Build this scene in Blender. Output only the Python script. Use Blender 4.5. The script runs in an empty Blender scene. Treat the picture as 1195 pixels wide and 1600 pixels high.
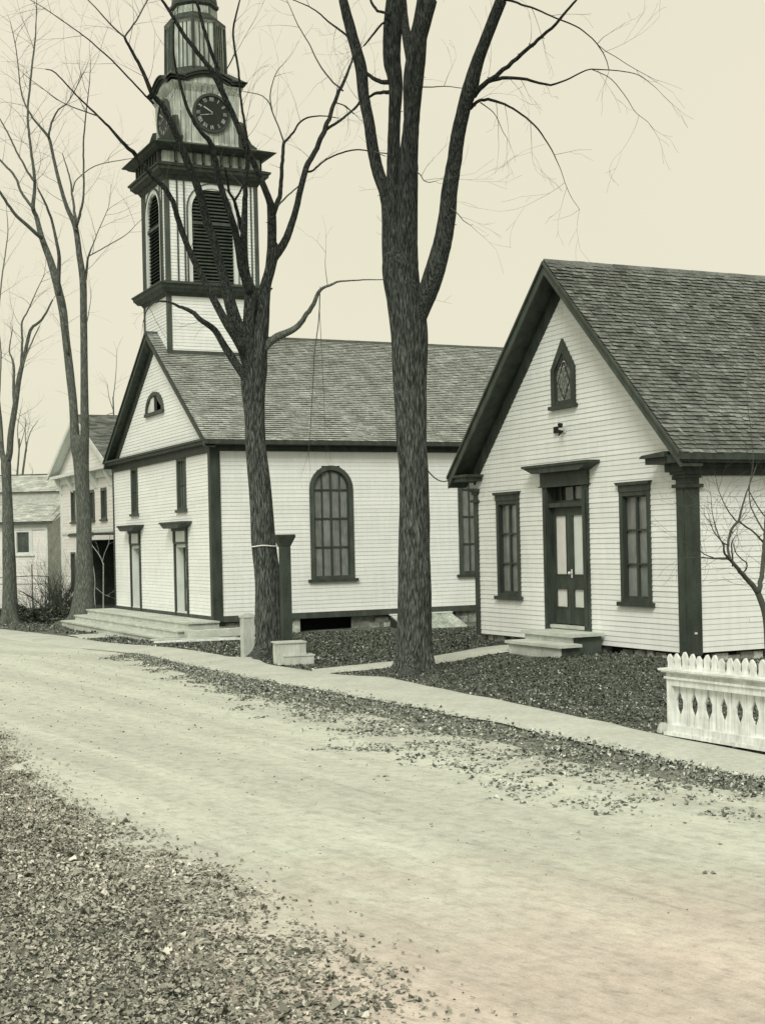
import bpy, math, random
import numpy as np
from mathutils import Vector
R = random.Random(7); NP = np.random.default_rng(11)
S = bpy.context.scene; COL = S.collection
PI = math.pi

# ---------------------------------------------------------------- camera, sky, sun, exposure
F = 2205.; RHO = math.radians(1.3); H = 2.2; Y0 = -48.
cam = bpy.data.cameras.new('camera'); co = bpy.data.objects.new('camera', cam); COL.objects.link(co)
co.location = (0, 0, H)
from mathutils import Matrix
co.rotation_euler = (Matrix.Rotation(-RHO, 3, 'Y') @ Matrix.Rotation(PI/2, 3, 'X')).to_euler() if False else (Matrix.Rotation(RHO, 3, 'Y') @ Matrix.Rotation(PI/2, 3, 'X')).to_euler()
cam.sensor_fit = 'VERTICAL'; cam.sensor_height = 36; cam.lens = F/1600*36
cam.shift_x = -1.1/1600; cam.shift_y = 48/1600
cam.clip_end = 3000; cam.clip_start = .1
S.camera = co

w = bpy.data.worlds.new('World'); S.world = w; w.use_nodes = True
nt = w.node_tree; nt.nodes.clear()
out = nt.nodes.new('ShaderNodeOutputWorld'); bg = nt.nodes.new('ShaderNodeBackground'); bg.inputs['Strength'].default_value = .1
sk = nt.nodes.new('ShaderNodeTexSky'); sk.sky_type = 'NISHITA'; sk.sun_disc = False
SUN_EL = math.radians(42); SUN_AZ = math.radians(194)
sk.sun_elevation = SUN_EL; sk.sun_rotation = SUN_AZ
hs = nt.nodes.new('ShaderNodeHueSaturation'); hs.inputs['Saturation'].default_value = .0
tc = nt.nodes.new('ShaderNodeTexCoord')
ns = nt.nodes.new('ShaderNodeTexNoise'); ns.inputs['Scale'].default_value = 2.2; ns.inputs['Detail'].default_value = 4
rp = nt.nodes.new('ShaderNodeValToRGB')
rp.color_ramp.elements[0].position = .35; rp.color_ramp.elements[0].color = (7.9, 7.6, 5.85, 1)
rp.color_ramp.elements[1].position = .68; rp.color_ramp.elements[1].color = (8.5, 7.85, 6.3, 1)
mx = nt.nodes.new('ShaderNodeMixRGB'); mx.inputs['Fac'].default_value = .93
nt.links.new(sk.outputs[0], hs.inputs['Color'])
nt.links.new(tc.outputs['Generated'], ns.inputs['Vector']); nt.links.new(ns.outputs['Fac'], rp.inputs[0])
nt.links.new(hs.outputs[0], mx.inputs[1]); nt.links.new(rp.outputs[0], mx.inputs[2])   # an even overcast veil over the sky
nt.links.new(mx.outputs[0], bg.inputs['Color']); nt.links.new(bg.outputs[0], out.inputs[0])

sl = bpy.data.lights.new('sun', 'SUN'); so = bpy.data.objects.new('sun', sl); COL.objects.link(so)
sl.energy = 2.1; sl.angle = math.radians(22); sl.color = (1, .98, .90)
sd = Vector((math.sin(SUN_AZ)*math.cos(SUN_EL), math.cos(SUN_AZ)*math.cos(SUN_EL), math.sin(SUN_EL)))
so.rotation_euler = sd.to_track_quat('Z', 'Y').to_euler()
S.view_settings.view_transform = 'Standard'; S.view_settings.look = 'None'
S.view_settings.exposure = .06; S.view_settings.gamma = 1
S.cycles.max_bounces = 5; S.cycles.use_denoising = True

# ---------------------------------------------------------------- materials
def T(c): return (min(.9, c[0]*1.0), min(.9, c[1]*1.045), min(.9, c[2]*1.11))   # every base colour shifted greener and bluer, offsetting the cream light
def mat(name, col, rough=.85, var=0., noise=(), bump=None, spec=.2, tonecols=None, extra=None):
    """col: base colour; var: how far the per-face tone moves it; noise: (scale xyz, amount) pairs; bump: (scale xyz, strength, dist)"""
    m = bpy.data.materials.new(name); m.use_nodes = True; n = m.node_tree; b = n.nodes['Principled BSDF']
    b.inputs['Roughness'].default_value = rough; b.inputs['Specular IOR Level'].default_value = spec
    t = n.nodes.new('ShaderNodeTexCoord'); L = n.links.new
    def mul(a, f):
        x = n.nodes.new('ShaderNodeMixRGB'); x.blend_type = 'MULTIPLY'; x.inputs[0].default_value = 1
        L(a, x.inputs[1]); L(f, x.inputs[2]); return x.outputs[0]
    if tonecols:
        at_ = n.nodes.new('ShaderNodeAttribute'); at_.attribute_name = 'tone'
        r = n.nodes.new('ShaderNodeValToRGB'); L(at_.outputs['Fac'], r.inputs[0])
        while len(r.color_ramp.elements) < len(tonecols): r.color_ramp.elements.new(.5)
        for e, (p, c) in zip(r.color_ramp.elements, tonecols): e.position = p; e.color = (*T(c), 1)
        cur = r.outputs[0]
    else:
        c = n.nodes.new('ShaderNodeRGB'); c.outputs[0].default_value = (*T(col), 1); cur = c.outputs[0]
        if var:
            at_ = n.nodes.new('ShaderNodeAttribute'); at_.attribute_name = 'tone'
            mr = n.nodes.new('ShaderNodeMapRange'); L(at_.outputs['Fac'], mr.inputs[0])
            mr.inputs[3].default_value = 1-var; mr.inputs[4].default_value = 1+var
            cur = mul(cur, mr.outputs[0])
    for (sc, amt) in noise:
        mp = n.nodes.new('ShaderNodeMapping'); mp.inputs['Scale'].default_value = sc; L(t.outputs['Object'], mp.inputs[0])
        nz = n.nodes.new('ShaderNodeTexNoise'); nz.inputs['Scale'].default_value = 1; nz.inputs['Detail'].default_value = 5
        L(mp.outputs[0], nz.inputs['Vector'])
        mr = n.nodes.new('ShaderNodeMapRange'); L(nz.outputs['Fac'], mr.inputs[0])
        mr.inputs[1].default_value = .3; mr.inputs[2].default_value = .7
        mr.inputs[3].default_value = 1-amt; mr.inputs[4].default_value = 1+amt
        cur = mul(cur, mr.outputs[0])
    if bump:
        sc, st, dist = bump
        mp = n.nodes.new('ShaderNodeMapping'); mp.inputs['Scale'].default_value = sc; L(t.outputs['Object'], mp.inputs[0])
        nz = n.nodes.new('ShaderNodeTexNoise'); nz.inputs['Scale'].default_value = 1; nz.inputs['Detail'].default_value = 6
        L(mp.outputs[0], nz.inputs['Vector'])
        bp = n.nodes.new('ShaderNodeBump'); bp.inputs['Strength'].default_value = st; bp.inputs['Distance'].default_value = dist
        L(nz.outputs['Fac'], bp.inputs['Height']); L(bp.outputs[0], b.inputs['Normal'])
    if extra: cur = extra(n, t, cur, b)
    L(cur, b.inputs['Base Color'])
    return m

M = {}
M['siding'] = mat('white_clapboard', (.80, .80, .735), .7, .05, [((.5, .5, 1.5), .05), ((9, 9, 1.2), .045), ((40, 40, 40), .03)])
M['cream'] = mat('cream_clapboard', (.74, .71, .64), .75, .05, [((.6, .6, 1.5), .05), ((9, 9, 1.2), .05)])
M['trim'] = mat('dark_green_paint', (.040, .050, .038), .55, .15, [((7, 7, 2), .35), ((40, 40, 40), .2)], spec=.35)
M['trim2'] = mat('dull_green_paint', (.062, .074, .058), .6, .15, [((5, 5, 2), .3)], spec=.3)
M['paletrim'] = mat('pale_paint', (.66, .67, .60), .7, .05, [((6, 6, 2), .08)])
M['greywood'] = mat('weathered_wood', (.40, .43, .36), .85, .15, [((14, 14, .8), .35), ((3, 3, 2), .3)], ((30, 30, 2), .4, .02))
M['deck'] = mat('bare_boards', (.52, .54, .46), .8, .12, [((3, 3, 3), .15), ((20, 2, 20), .12)], ((20, 2, 20), .2, .01))
M['shingle'] = mat('wooden_shingles', (.172, .182, .156), .9, .55, [((2, 2, 2), .25), ((30, 30, 30), .35)], ((40, 40, 40), .5, .01))
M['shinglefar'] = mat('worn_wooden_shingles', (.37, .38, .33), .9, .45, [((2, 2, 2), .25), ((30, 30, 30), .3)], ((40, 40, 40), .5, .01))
M['palerroof'] = mat('pale_boarded_roof', (.50, .51, .44), .9, .3, [((1.5, 1.5, 1.5), .2), ((25, 25, 25), .3)])
M['pane'] = mat('curtained_window_glass', (.19, .20, .178), .13, .22, [((40, 40, 4), .22), ((3, 3, 3), .2)], spec=.5)
M['darkpane'] = mat('dark_window_glass', (.045, .055, .045), .12, .3, [((4, 4, 4), .5)], spec=.6)
M['blind'] = mat('drawn_white_blind', (.66, .63, .57), .35, .05, [((4, 4, 4), .08)], spec=.4)
M['blindg'] = mat('drawn_pale_blind', (.63, .655, .58), .35, .05, [((4, 4, 4), .08)], spec=.4)
M['black'] = mat('dark_void', (.02, .025, .02), .9)
M['dial'] = mat('black_dial', (.02, .027, .022), .5)
M['numeral'] = mat('faded_numerals', (.36, .37, .32), .7, 0, [((9, 9, 9), .5)])
M['metal'] = mat('bright_metal', (.7, .7, .65), .25, spec=.8)
M['stone'] = mat('rough_stone', (.30, .31, .26), .9, .5, [((6, 6, 6), .4), ((30, 30, 30), .25)], ((12, 12, 12), .6, .04))
M['granite'] = mat('pale_painted_wood', (.50, .51, .44), .85, .1, [((18, 18, 5), .13), ((4, 4, 4), .16)], ((30, 30, 8), .4, .01))
M['fence'] = mat('old_white_fence_paint', (.70, .70, .635), .75, .07, [((28, 28, 3.5), .17), ((5, 5, 9), .14)], ((30, 30, 5), .3, .006))
M['rope'] = mat('pale_rope', (.7, .7, .62), .8)
M['stain'] = mat('leaded_stained_glass', (.16, .18, .15), .25, .9, [((20, 20, 20), .5)], spec=.6)

def bark_extra(scale, lo, hi, top=0):
    def f(n, t, cur, b):
        L = n.links.new
        mp = n.nodes.new('ShaderNodeMapping'); mp.inputs['Scale'].default_value = scale; L(t.outputs['Object'], mp.inputs[0])
        v = n.nodes.new('ShaderNodeTexNoise'); v.inputs['Scale'].default_value = 1; v.inputs['Detail'].default_value = 8; v.inputs['Roughness'].default_value = .62
        L(mp.outputs[0], v.inputs['Vector'])
        r = n.nodes.new('ShaderNodeValToRGB'); L(v.outputs['Fac'], r.inputs[0])
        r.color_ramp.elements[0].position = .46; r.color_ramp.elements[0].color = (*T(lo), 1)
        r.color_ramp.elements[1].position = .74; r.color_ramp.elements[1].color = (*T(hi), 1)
        bp = n.nodes.new('ShaderNodeBump'); bp.inputs['Strength'].default_value = .9; bp.inputs['Distance'].default_value = .03
        L(v.outputs['Fac'], bp.inputs['Height']); L(bp.outputs[0], b.inputs['Normal'])
        if top:                                                        # colour darkens with height, painting the upper stems as silhouettes
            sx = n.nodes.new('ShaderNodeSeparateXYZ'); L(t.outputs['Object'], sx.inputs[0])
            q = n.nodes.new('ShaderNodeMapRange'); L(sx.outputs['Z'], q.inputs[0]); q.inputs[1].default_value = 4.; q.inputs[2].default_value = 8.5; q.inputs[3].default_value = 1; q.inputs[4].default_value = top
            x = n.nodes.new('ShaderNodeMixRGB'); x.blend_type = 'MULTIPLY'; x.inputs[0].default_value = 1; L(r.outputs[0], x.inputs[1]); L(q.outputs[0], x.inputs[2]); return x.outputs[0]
        return r.outputs[0]
    return f
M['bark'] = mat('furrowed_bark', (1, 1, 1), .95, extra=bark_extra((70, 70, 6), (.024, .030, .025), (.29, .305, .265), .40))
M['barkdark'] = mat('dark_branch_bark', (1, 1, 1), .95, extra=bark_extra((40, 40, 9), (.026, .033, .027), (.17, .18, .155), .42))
M['barkpale'] = mat('greyer_bark', (1, 1, 1), .95, extra=bark_extra((36, 36, 6), (.075, .083, .068), (.26, .27, .225)))
M['twig'] = mat('twig_bark', (.075, .080, .062), .9)
M['twigpale'] = mat('pale_twig_bark', (.17, .175, .14), .9)
M['birch'] = mat('white_birch_bark', (.34, .36, .31), .8, 0, [((10, 10, 30), .3)])

def ground_extra(scale, cols, bs=.8):
    def f(n, t, cur, b):
        L = n.links.new
        v = n.nodes.new('ShaderNodeTexVoronoi'); v.inputs['Scale'].default_value = scale; L(t.outputs['Object'], v.inputs['Vector'])
        nz = n.nodes.new('ShaderNodeTexNoise'); nz.inputs['Scale'].default_value = scale*.12; nz.inputs['Detail'].default_value = 8; L(t.outputs['Object'], nz.inputs['Vector'])
        sep = n.nodes.new('ShaderNodeSeparateColor'); L(v.outputs['Color'], sep.inputs[0])
        ma = n.nodes.new('ShaderNodeMath'); ma.operation = 'MULTIPLY_ADD'; L(sep.outputs[0], ma.inputs[0]); ma.inputs[1].default_value = .35; L(nz.outputs['Fac'], ma.inputs[2])
        r = n.nodes.new('ShaderNodeValToRGB'); L(ma.outputs[0], r.inputs[0])
        while len(r.color_ramp.elements) < len(cols): r.color_ramp.elements.new(.5)
        for e, (p, c) in zip(r.color_ramp.elements, cols): e.position = p; e.color = (*T(c), 1)
        bp = n.nodes.new('ShaderNodeBump'); bp.inputs['Strength'].default_value = bs; bp.inputs['Distance'].default_value = .03
        L(v.outputs['Distance'], bp.inputs['Height']); L(bp.outputs[0], b.inputs['Normal'])
        return r.outputs[0]
    return f
M['lawn'] = mat('leafy_soil', (1, 1, 1), .95, extra=ground_extra(22, [(.35, (.040, .046, .036)), (.62, (.095, .104, .082)), (.9, (.21, .22, .18))]))

M['litter'] = mat('matted_litter', (1, 1, 1), .95, extra=ground_extra(45, [(.35, (.075, .080, .062)), (.62, (.17, .175, .14)), (.9, (.30, .305, .25))], .5))

def road_extra(n, t, cur, b):
    L = n.links.new
    def noise(sc, rot, scale, det, r=.6):
        m0 = n.nodes.new('ShaderNodeMapping'); m0.inputs['Rotation'].default_value = (0, 0, rot); L(t.outputs['Object'], m0.inputs[0])
        mp = n.nodes.new('ShaderNodeMapping'); mp.inputs['Scale'].default_value = sc; L(m0.outputs[0], mp.inputs[0])
        z = n.nodes.new('ShaderNodeTexNoise'); z.inputs['Scale'].default_value = scale; z.inputs['Detail'].default_value = det; z.inputs['Roughness'].default_value = r
        L(mp.outputs[0], z.inputs['Vector']); return z.outputs['Fac']
    def mr(x, a, c, lo, hi):
        q = n.nodes.new('ShaderNodeMapRange'); L(x, q.inputs[0]); q.inputs[1].default_value = a; q.inputs[2].default_value = c; q.inputs[3].default_value = lo; q.inputs[4].default_value = hi; return q.outputs[0]
    def mul(a, c, f=1):
        x = n.nodes.new('ShaderNodeMixRGB'); x.blend_type = 'MULTIPLY'; x.inputs[0].default_value = f; L(a, x.inputs[1]); L(c, x.inputs[2]); return x.outputs[0]
    grain = noise((1, 1, 1), 0, 70, 8, .8); streak = noise((1, .07, 1), -math.radians(33), 4.5, 8, .75); fine = noise((1, .2, 1), -math.radians(40), 34, 6, .75); ruts = noise((1, .03, 1), -math.radians(31), 1.6, 3, .5); big = noise((1, 1, 1), 0, .45, 4)
    mid = noise((1, 1, 1), 0, 7, 6, .65)
    cA = n.nodes.new('ShaderNodeMixRGB'); cA.inputs[1].default_value = (.60, .635, .555, 1); cA.inputs[2].default_value = (.645, .585, .515, 1)
    sx = n.nodes.new('ShaderNodeSeparateXYZ'); L(t.outputs['Object'], sx.inputs[0])
    ad = n.nodes.new('ShaderNodeMath'); ad.operation = 'MULTIPLY_ADD'; L(big, ad.inputs[0]); ad.inputs[1].default_value = 5; L(sx.outputs['Y'], ad.inputs[2])
    L(mr(ad.outputs[0], 12.5, 9.5, 0, 1), cA.inputs[0])
    c = mul(cA.outputs[0], mr(grain, .3, .7, .80, 1.12)); c = mul(c, mr(streak, .32, .60, .90, 1.04)); c = mul(c, mr(fine, .34, .52, .87, 1.02)); c = mul(c, mr(ruts, .42, .60, .90, 1.04))
    c = mul(c, mr(noise((1, .3, 1), -math.radians(42), 15, 4, .8), .585, .68, 1.0, .74)); c = mul(c, mr(noise((1, 1, 1), 0, 50, 3, .9), .57, .70, 1.0, .70)); c = mul(c, mr(noise((1, .1, 1), -math.radians(33), 9, 3, .6), .60, .70, 1.0, .86)); c = mul(c, mr(mid, .32, .55, .82, 1.04)); c = mul(c, mr(big, .3, .7, .93, 1.05))
    hsum = n.nodes.new('ShaderNodeMath'); hsum.operation = 'MULTIPLY_ADD'; L(grain, hsum.inputs[0]); hsum.inputs[1].default_value = .35; L(mid, hsum.inputs[2])
    h2 = n.nodes.new('ShaderNodeMath'); h2.operation = 'ADD'; L(hsum.outputs[0], h2.inputs[0]); L(streak, h2.inputs[1])
    bp = n.nodes.new('ShaderNodeBump'); bp.inputs['Strength'].default_value = .45; bp.inputs['Distance'].default_value = .02
    L(hsum.outputs[0], bp.inputs['Height']); L(bp.outputs[0], b.inputs['Normal'])
    return c
M['road'] = mat('packed_dirt', (1, 1, 1), .95, extra=road_extra)
M['walk'] = mat('worn_gravel_walk', (.50, .51, .43), .95, 0, [((1.2, 1.2, 1), .10), ((14, 14, 14), .12), ((70, 70, 70), .14)], ((40, 40, 40), .4, .01))
LEAF = [(0., (.030, .036, .027)), (.35, (.085, .094, .074)), (.62, (.24, .25, .205)), (.85, (.46, .475, .395)), (1., (.70, .71, .61))]
M['leaf'] = mat('fallen_leaves', (1, 1, 1), .8, tonecols=LEAF, spec=.25)
M['leafwarm'] = mat('brown_fallen_leaves', (1, 1, 1), .8, tonecols=[(p, (c[0]*1.05, c[1]*.97, c[2]*.94)) for p, c in LEAF], spec=.25)
M['grass'] = mat('dry_grass', (1, 1, 1), .9, tonecols=[(0, (.03, .036, .026)), (1, (.13, .14, .10))])

# ---------------------------------------------------------------- helpers
TH = math.atan(1057/2205.)
dA = np.array([-math.sin(TH), math.cos(TH), 0]); dB = np.array([math.cos(TH), math.sin(TH), 0])
P = np.array([5.032, 23.391, 0]); Q = np.array([-4.688, 38.907, 0])   # near corners of the chapel and of the church
def ss(x, a, b):
    t = np.clip((np.asarray(x, float)-a)/(b-a), 0, 1); return t*t*(3-2*t)
def gz(x, y):                                                          # the lie of the land
    x = np.asarray(x, float); y = np.asarray(y, float)
    a = (x-P[0])*dA[0]+(y-P[1])*dA[1]; b = (x-Q[0])*dB[0]+(y-Q[1])*dB[1]
    bp = (x-P[0])*dB[0]+(y-P[1])*dB[1]
    return -.32*ss(a, 8, 20)*(1-.6*ss(b, 0, 6))-.15*ss(a, 20, 34)+.13*ss(bp, -3.2, -.5)*ss(a, -3, 1)*(1-ss(a, 7, 9.5))-.16*np.exp(-((x-1.8)**2+(y-40.2)**2)/9.)
def ray(u, v):
    dx = u-597.5; dy = 800-v
    return np.array([(dx*math.cos(RHO)+dy*math.sin(RHO))/F, 1, (-dx*math.sin(RHO)+dy*math.cos(RHO)-Y0)/F])
CAM = np.array([0, 0, H])
def at(u, v, Y): return CAM+ray(u, v)*Y                               # a point at distance Y

class MB:
    def __init__(s): s.v = []; s.f = []; s.m = []; s.t = []
    def face(s, pts, m=0, t=.5):
        i = len(s.v); s.v += [tuple(map(float, p)) for p in pts]; s.f.append(tuple(range(i, i+len(pts)))); s.m.append(m); s.t.append(t)
    def box(s, x0, x1, y0, y1, z0, z1, m=0, t=None, tf=None):
        if t is None: t = R.uniform(.3, .7)
        c = [(x, y, z) for z in (z0, z1) for y in (y0, y1) for x in (x0, x1)]
        if tf: c = [tf(*p) for p in c]
        for q in ((0, 2, 3, 1), (4, 5, 7, 6), (0, 1, 5, 4), (2, 6, 7, 3), (0, 4, 6, 2), (1, 3, 7, 5)): s.face([c[k] for k in q], m, t)
    def prism(s, poly, f0, f1, m=0, t=.5):
        """poly: 2-D points; f0/f1 map a 2-D point to the two end faces"""
        a = [f0(*p) for p in poly]; b = [f1(*p) for p in poly]; n = len(poly)
        s.face(a[::-1], m, t); s.face(b, m, t)
        for k in range(n): s.face([a[k], a[(k+1) % n], b[(k+1) % n], b[k]], m, t)
    def ring(s, outer, inner, f0, f1, m=0, t=.5, closed=False):
        """a band between two polylines of equal length, given thickness"""
        n = len(outer)
        for k in range(n if closed else n-1):
            j = (k+1) % n
            s.prism([outer[k], outer[j], inner[j], inner[k]], f0, f1, m, t)
    def tube(s, pts, rad, seg=8, m=0, t=.5, cap=True, shape=None):
        pts = np.array(pts, float); n = len(pts)
        tg = np.gradient(pts, axis=0); tg /= np.linalg.norm(tg, axis=1)[:, None]+1e-9
        ref = np.array([1., 0, 0]) if abs(tg[0][0]) < .8 else np.array([0, 1., 0])
        base = len(s.v); u = ref-tg[0]*(ref@tg[0]); u /= np.linalg.norm(u)
        an = np.arange(seg)*2*PI/seg; ca = np.cos(an); sa = np.sin(an)
        for i in range(n):
            u = u-tg[i]*(u@tg[i]); u /= np.linalg.norm(u)+1e-9; w_ = np.cross(tg[i], u)
            r = rad[i]*(shape(pts[i], an, i) if shape else 1.)*np.ones(seg)
            q = pts[i]+np.outer(r*ca, u)+np.outer(r*sa, w_)
            s.v += [tuple(p) for p in q.tolist()]
        for i in range(n-1):
            for k in range(seg):
                j = (k+1) % seg; a = base+i*seg
                s.f.append((a+k, a+j, a+seg+j, a+seg+k)); s.m.append(m); s.t.append(t)
        if cap:
            s.f.append(tuple(base+(n-1)*seg+k for k in range(seg))); s.m.append(m); s.t.append(t)
            s.f.append(tuple(base+k for k in reversed(range(seg)))); s.m.append(m); s.t.append(t)
    def build(s, name, mats, parent=None, smooth=False, bevel=0, recalc=True):
        me = bpy.data.meshes.new(name); me.from_pydata(s.v, [], s.f)
        if not isinstance(mats, (list, tuple)): mats = [mats]
        for k in mats: me.materials.append(M[k])
        me.polygons.foreach_set('material_index', s.m)
        at_ = me.attributes.new('tone', 'FLOAT', 'FACE'); at_.data.foreach_set('value', s.t)
        if smooth: me.polygons.foreach_set('use_smooth', [True]*len(s.f))
        me.update()
        o = bpy.data.objects.new(name, me); COL.objects.link(o)
        if parent: o.parent = parent
        if bevel:
            md = o.modifiers.new('bevel', 'BEVEL'); md.width = bevel; md.segments = 1; md.limit_method = 'ANGLE'
        return o
def tag(o, label=None, cat=None, group=None, kind=None):
    for k, v in (('label', label), ('category', cat), ('group', group), ('kind', kind)):
        if v: o[k] = v
    return o
def empty(name, loc, rz=0, label=None, cat=None, group=None):
    o = bpy.data.objects.new(name, None); COL.objects.link(o); o.location = loc; o.rotation_euler = (0, 0, rz); o.empty_display_size = .3
    return tag(o, label, cat, group)

# wall frames: (h, o, z) = along the wall, out of the wall, up
def FRONT(x=0): return lambda h, o, z: (x-o, h, z)
def SIDE(y=0): return lambda h, o, z: (h, y-o, z)
def hbox(mb, W, h0, h1, o0, o1, z0, z1, m=0, t=None): mb.box(h0, h1, o0, o1, z0, z1, m, t, tf=W)
def hprism(mb, W, poly, o0, o1, m=0, t=.5): mb.prism(poly, lambda h, z: W(h, o0, z), lambda h, z: W(h, o1, z), m, t)

def clapboards(mb, W, z0, z1, ext, pitch, opens=(), lip=.02, m=0, back=.0):
    """lapped boards; ext(z) -> (h0, h1); opens: functions z -> (h0, h1) or None"""
    n = max(1, round((z1-z0)/pitch)); p = (z1-z0)/n
    for i in range(n):
        a = z0+i*p; b = a+p
        e0 = ext(a); e1 = ext(b)
        if e1[1]-e1[0] < .02: e1 = ((e0[0]+e0[1])/2-.01, (e0[0]+e0[1])/2+.01)
        cuts = sorted([c for c in (f((a+b)/2) for f in opens) if c])
        segs = []; lo0, lo1 = e0[0], e1[0]
        for c in cuts:
            if c[0] > max(lo0, lo1)+.005: segs.append((lo0, lo1, c[0], c[0]))
            lo0 = lo1 = c[1]
        segs.append((lo0, lo1, e0[1], e1[1]))
        for (l0, l1, r0, r1) in segs:
            if r0-l0 < .01: continue
            # each board broken into lengths
            joints = [0.]; L_ = r0-l0
            x = R.uniform(1.2, 4.0)
            while x < L_-.3: joints.append(x/L_); x += R.uniform(2.6, 4.6)
            joints.append(1.)
            for j in range(len(joints)-1):
                s0, s1 = joints[j], joints[j+1]; t = R.uniform(.2, .8); d = R.uniform(-.0025, .0025); g_ = .0015 if s1 < 1 else 0
                A0 = l0+(r0-l0)*s0; A1 = l0+(r0-l0)*s1-g_; B0 = l1+(r1-l1)*s0; B1 = l1+(r1-l1)*s1-g_
                mb.face([W(A0, lip+d, a), W(A1, lip+d, a), W(B1, .003, b), W(B0, .003, b)], m, t)
                mb.face([W(A0, back, a), W(A1, back, a), W(A1, lip+d, a), W(A0, lip+d, a)], m, t)
def rect_open(h0, h1, z0, z1): return lambda z: (h0, h1) if z0 < z < z1 else None
def arch_open(hc, hw, z0, zs, zt):
    def f(z):
        if z < z0 or z > zt: return None
        if z < zs: return (hc-hw, hc+hw)
        k = (z-zs)/(zt-zs); k = math.sqrt(max(0, 1-k*k)); return (hc-hw*k, hc+hw*k)
    return f

def shingle_slope(mb, origin, along, up, L, S_, width=.14, course=.14, th=.014, m=0, cut=None, tv=.17, jit=.6):
    """overlapping shingles on a slope: origin = eave corner, along = unit along the eave, up = unit up the slope"""
    origin = np.array(origin, float); along = np.array(along, float); up = np.array(up, float)
    nrm = np.cross(along, up); nrm /= np.linalg.norm(nrm)
    if nrm[2] < 0: nrm = -nrm
    n = int(S_/course)
    for i in range(n+1):
        s0 = i*course; s1 = min(S_, s0+course*1.25)
        if s1-s0 < .02: break
        x = -R.uniform(0, width)
        ct = R.uniform(-.12, .12)
        while x < L:
            wd = width*R.uniform(.6, 1.35); a = max(0, x); b = min(L, x+wd-.006); x += wd
            if b-a < .01: continue
            dd = R.uniform(-.018, .012)*jit; t0 = th*R.uniform(1-.3*jit, 1+.9*jit)
            t = min(1, max(0, R.gauss(.48, tv)+ct*tv*4))
            if cut and cut((a+b)/2, s0+course*.5): continue
            q = lambda al, sl, h: origin+along*al+up*sl+nrm*h
            lo = s0+dd
            mb.face([q(a, lo, t0), q(b, lo, t0), q(b, s1, .002), q(a, s1, .002)], m, t)
            mb.face([q(a, lo, t0-.011), q(b, lo, t0-.011), q(b, lo, t0), q(a, lo, t0)], m, t*.6)  # lower faces toned darker, painting in the shadow line under each course
            mb.face([q(a, lo, t0-.011), q(a, s1, -.010), q(b, s1, -.010), q(b, lo, t0-.011)], m, t*.6)

# ---------------------------------------------------------------- windows and doors
def sash_window(par, W, h0, h1, z0, z1, cols, rows, casing=.11, cornice=True, pane='pane', trim='trim', sill=True, headz=None, head_over=.07):
    mb = MB(); d = .035
    zt = z1-(.17 if cornice else 0)
    hbox(mb, W, h0, h0+casing, -.09, d, z0, zt); hbox(mb, W, h1-casing, h1, -.09, d, z0, zt)
    hbox(mb, W, h0+casing, h1-casing, -.09, d-.003, zt-casing*.8, zt); hbox(mb, W, h0+casing, h1-casing, -.09, d-.003, z0, z0+.06)
    i0, i1, j0, j1 = h0+casing, h1-casing, z0+.06, zt-casing*.8
    fr = .026                                                           # sash rails
    hbox(mb, W, i0, i0+fr, -.085, -.012, j0, j1); hbox(mb, W, i1-fr, i1, -.085, -.012, j0, j1)
    hbox(mb, W, i0+fr, i1-fr, -.085, -.014, j1-fr, j1); hbox(mb, W, i0+fr, i1-fr, -.085, -.014, j0, j0+fr*1.6)
    for c in range(1, cols):
        x = i0+(i1-i0)*c/cols; k = .028 if c*2 == cols else .014
        hbox(mb, W, x-k, x+k, -.085, -.017, j0+fr, j1-fr)
    for r in range(1, rows):
        z = j0+(j1-j0)*r/rows; hbox(mb, W, i0+fr, i1-fr, -.085, -.020, z-.017, z+.017)
    if cornice:
        hbox(mb, W, h0-.01, h1+.01, -.05, d+.012, zt, z1-.055)
        hprism(mb, lambda h, o, z: W(h, o, z), [(h0-.02, z1-.055), (h1+.02, z1-.055), (h1+head_over, z1), (h0-head_over, z1)], 0, d+.05)
    o = mb.build('window', trim, par, bevel=.004)
    g = MB()
    for c in range(cols):
        for r in range(rows):
            a, b = i0+(i1-i0)*c/cols, i0+(i1-i0)*(c+1)/cols; p, q = j0+(j1-j0)*r/rows, j0+(j1-j0)*(r+1)/rows
            k = R.uniform(-.003, .003)
            g.face([W(a, -.06+k, p), W(b, -.06-k, p), W(b, -.06, q), W(a, -.06-k, q)], 0, R.uniform(.2, .8))
    g.build('pane', pane, o)
    if sill:
        s = MB(); hbox(s, W, h0-.07, h1+.07, -.02, d+.05, z0-.075, z0); s.build('sill', trim, o, bevel=.005)
    return o
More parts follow.
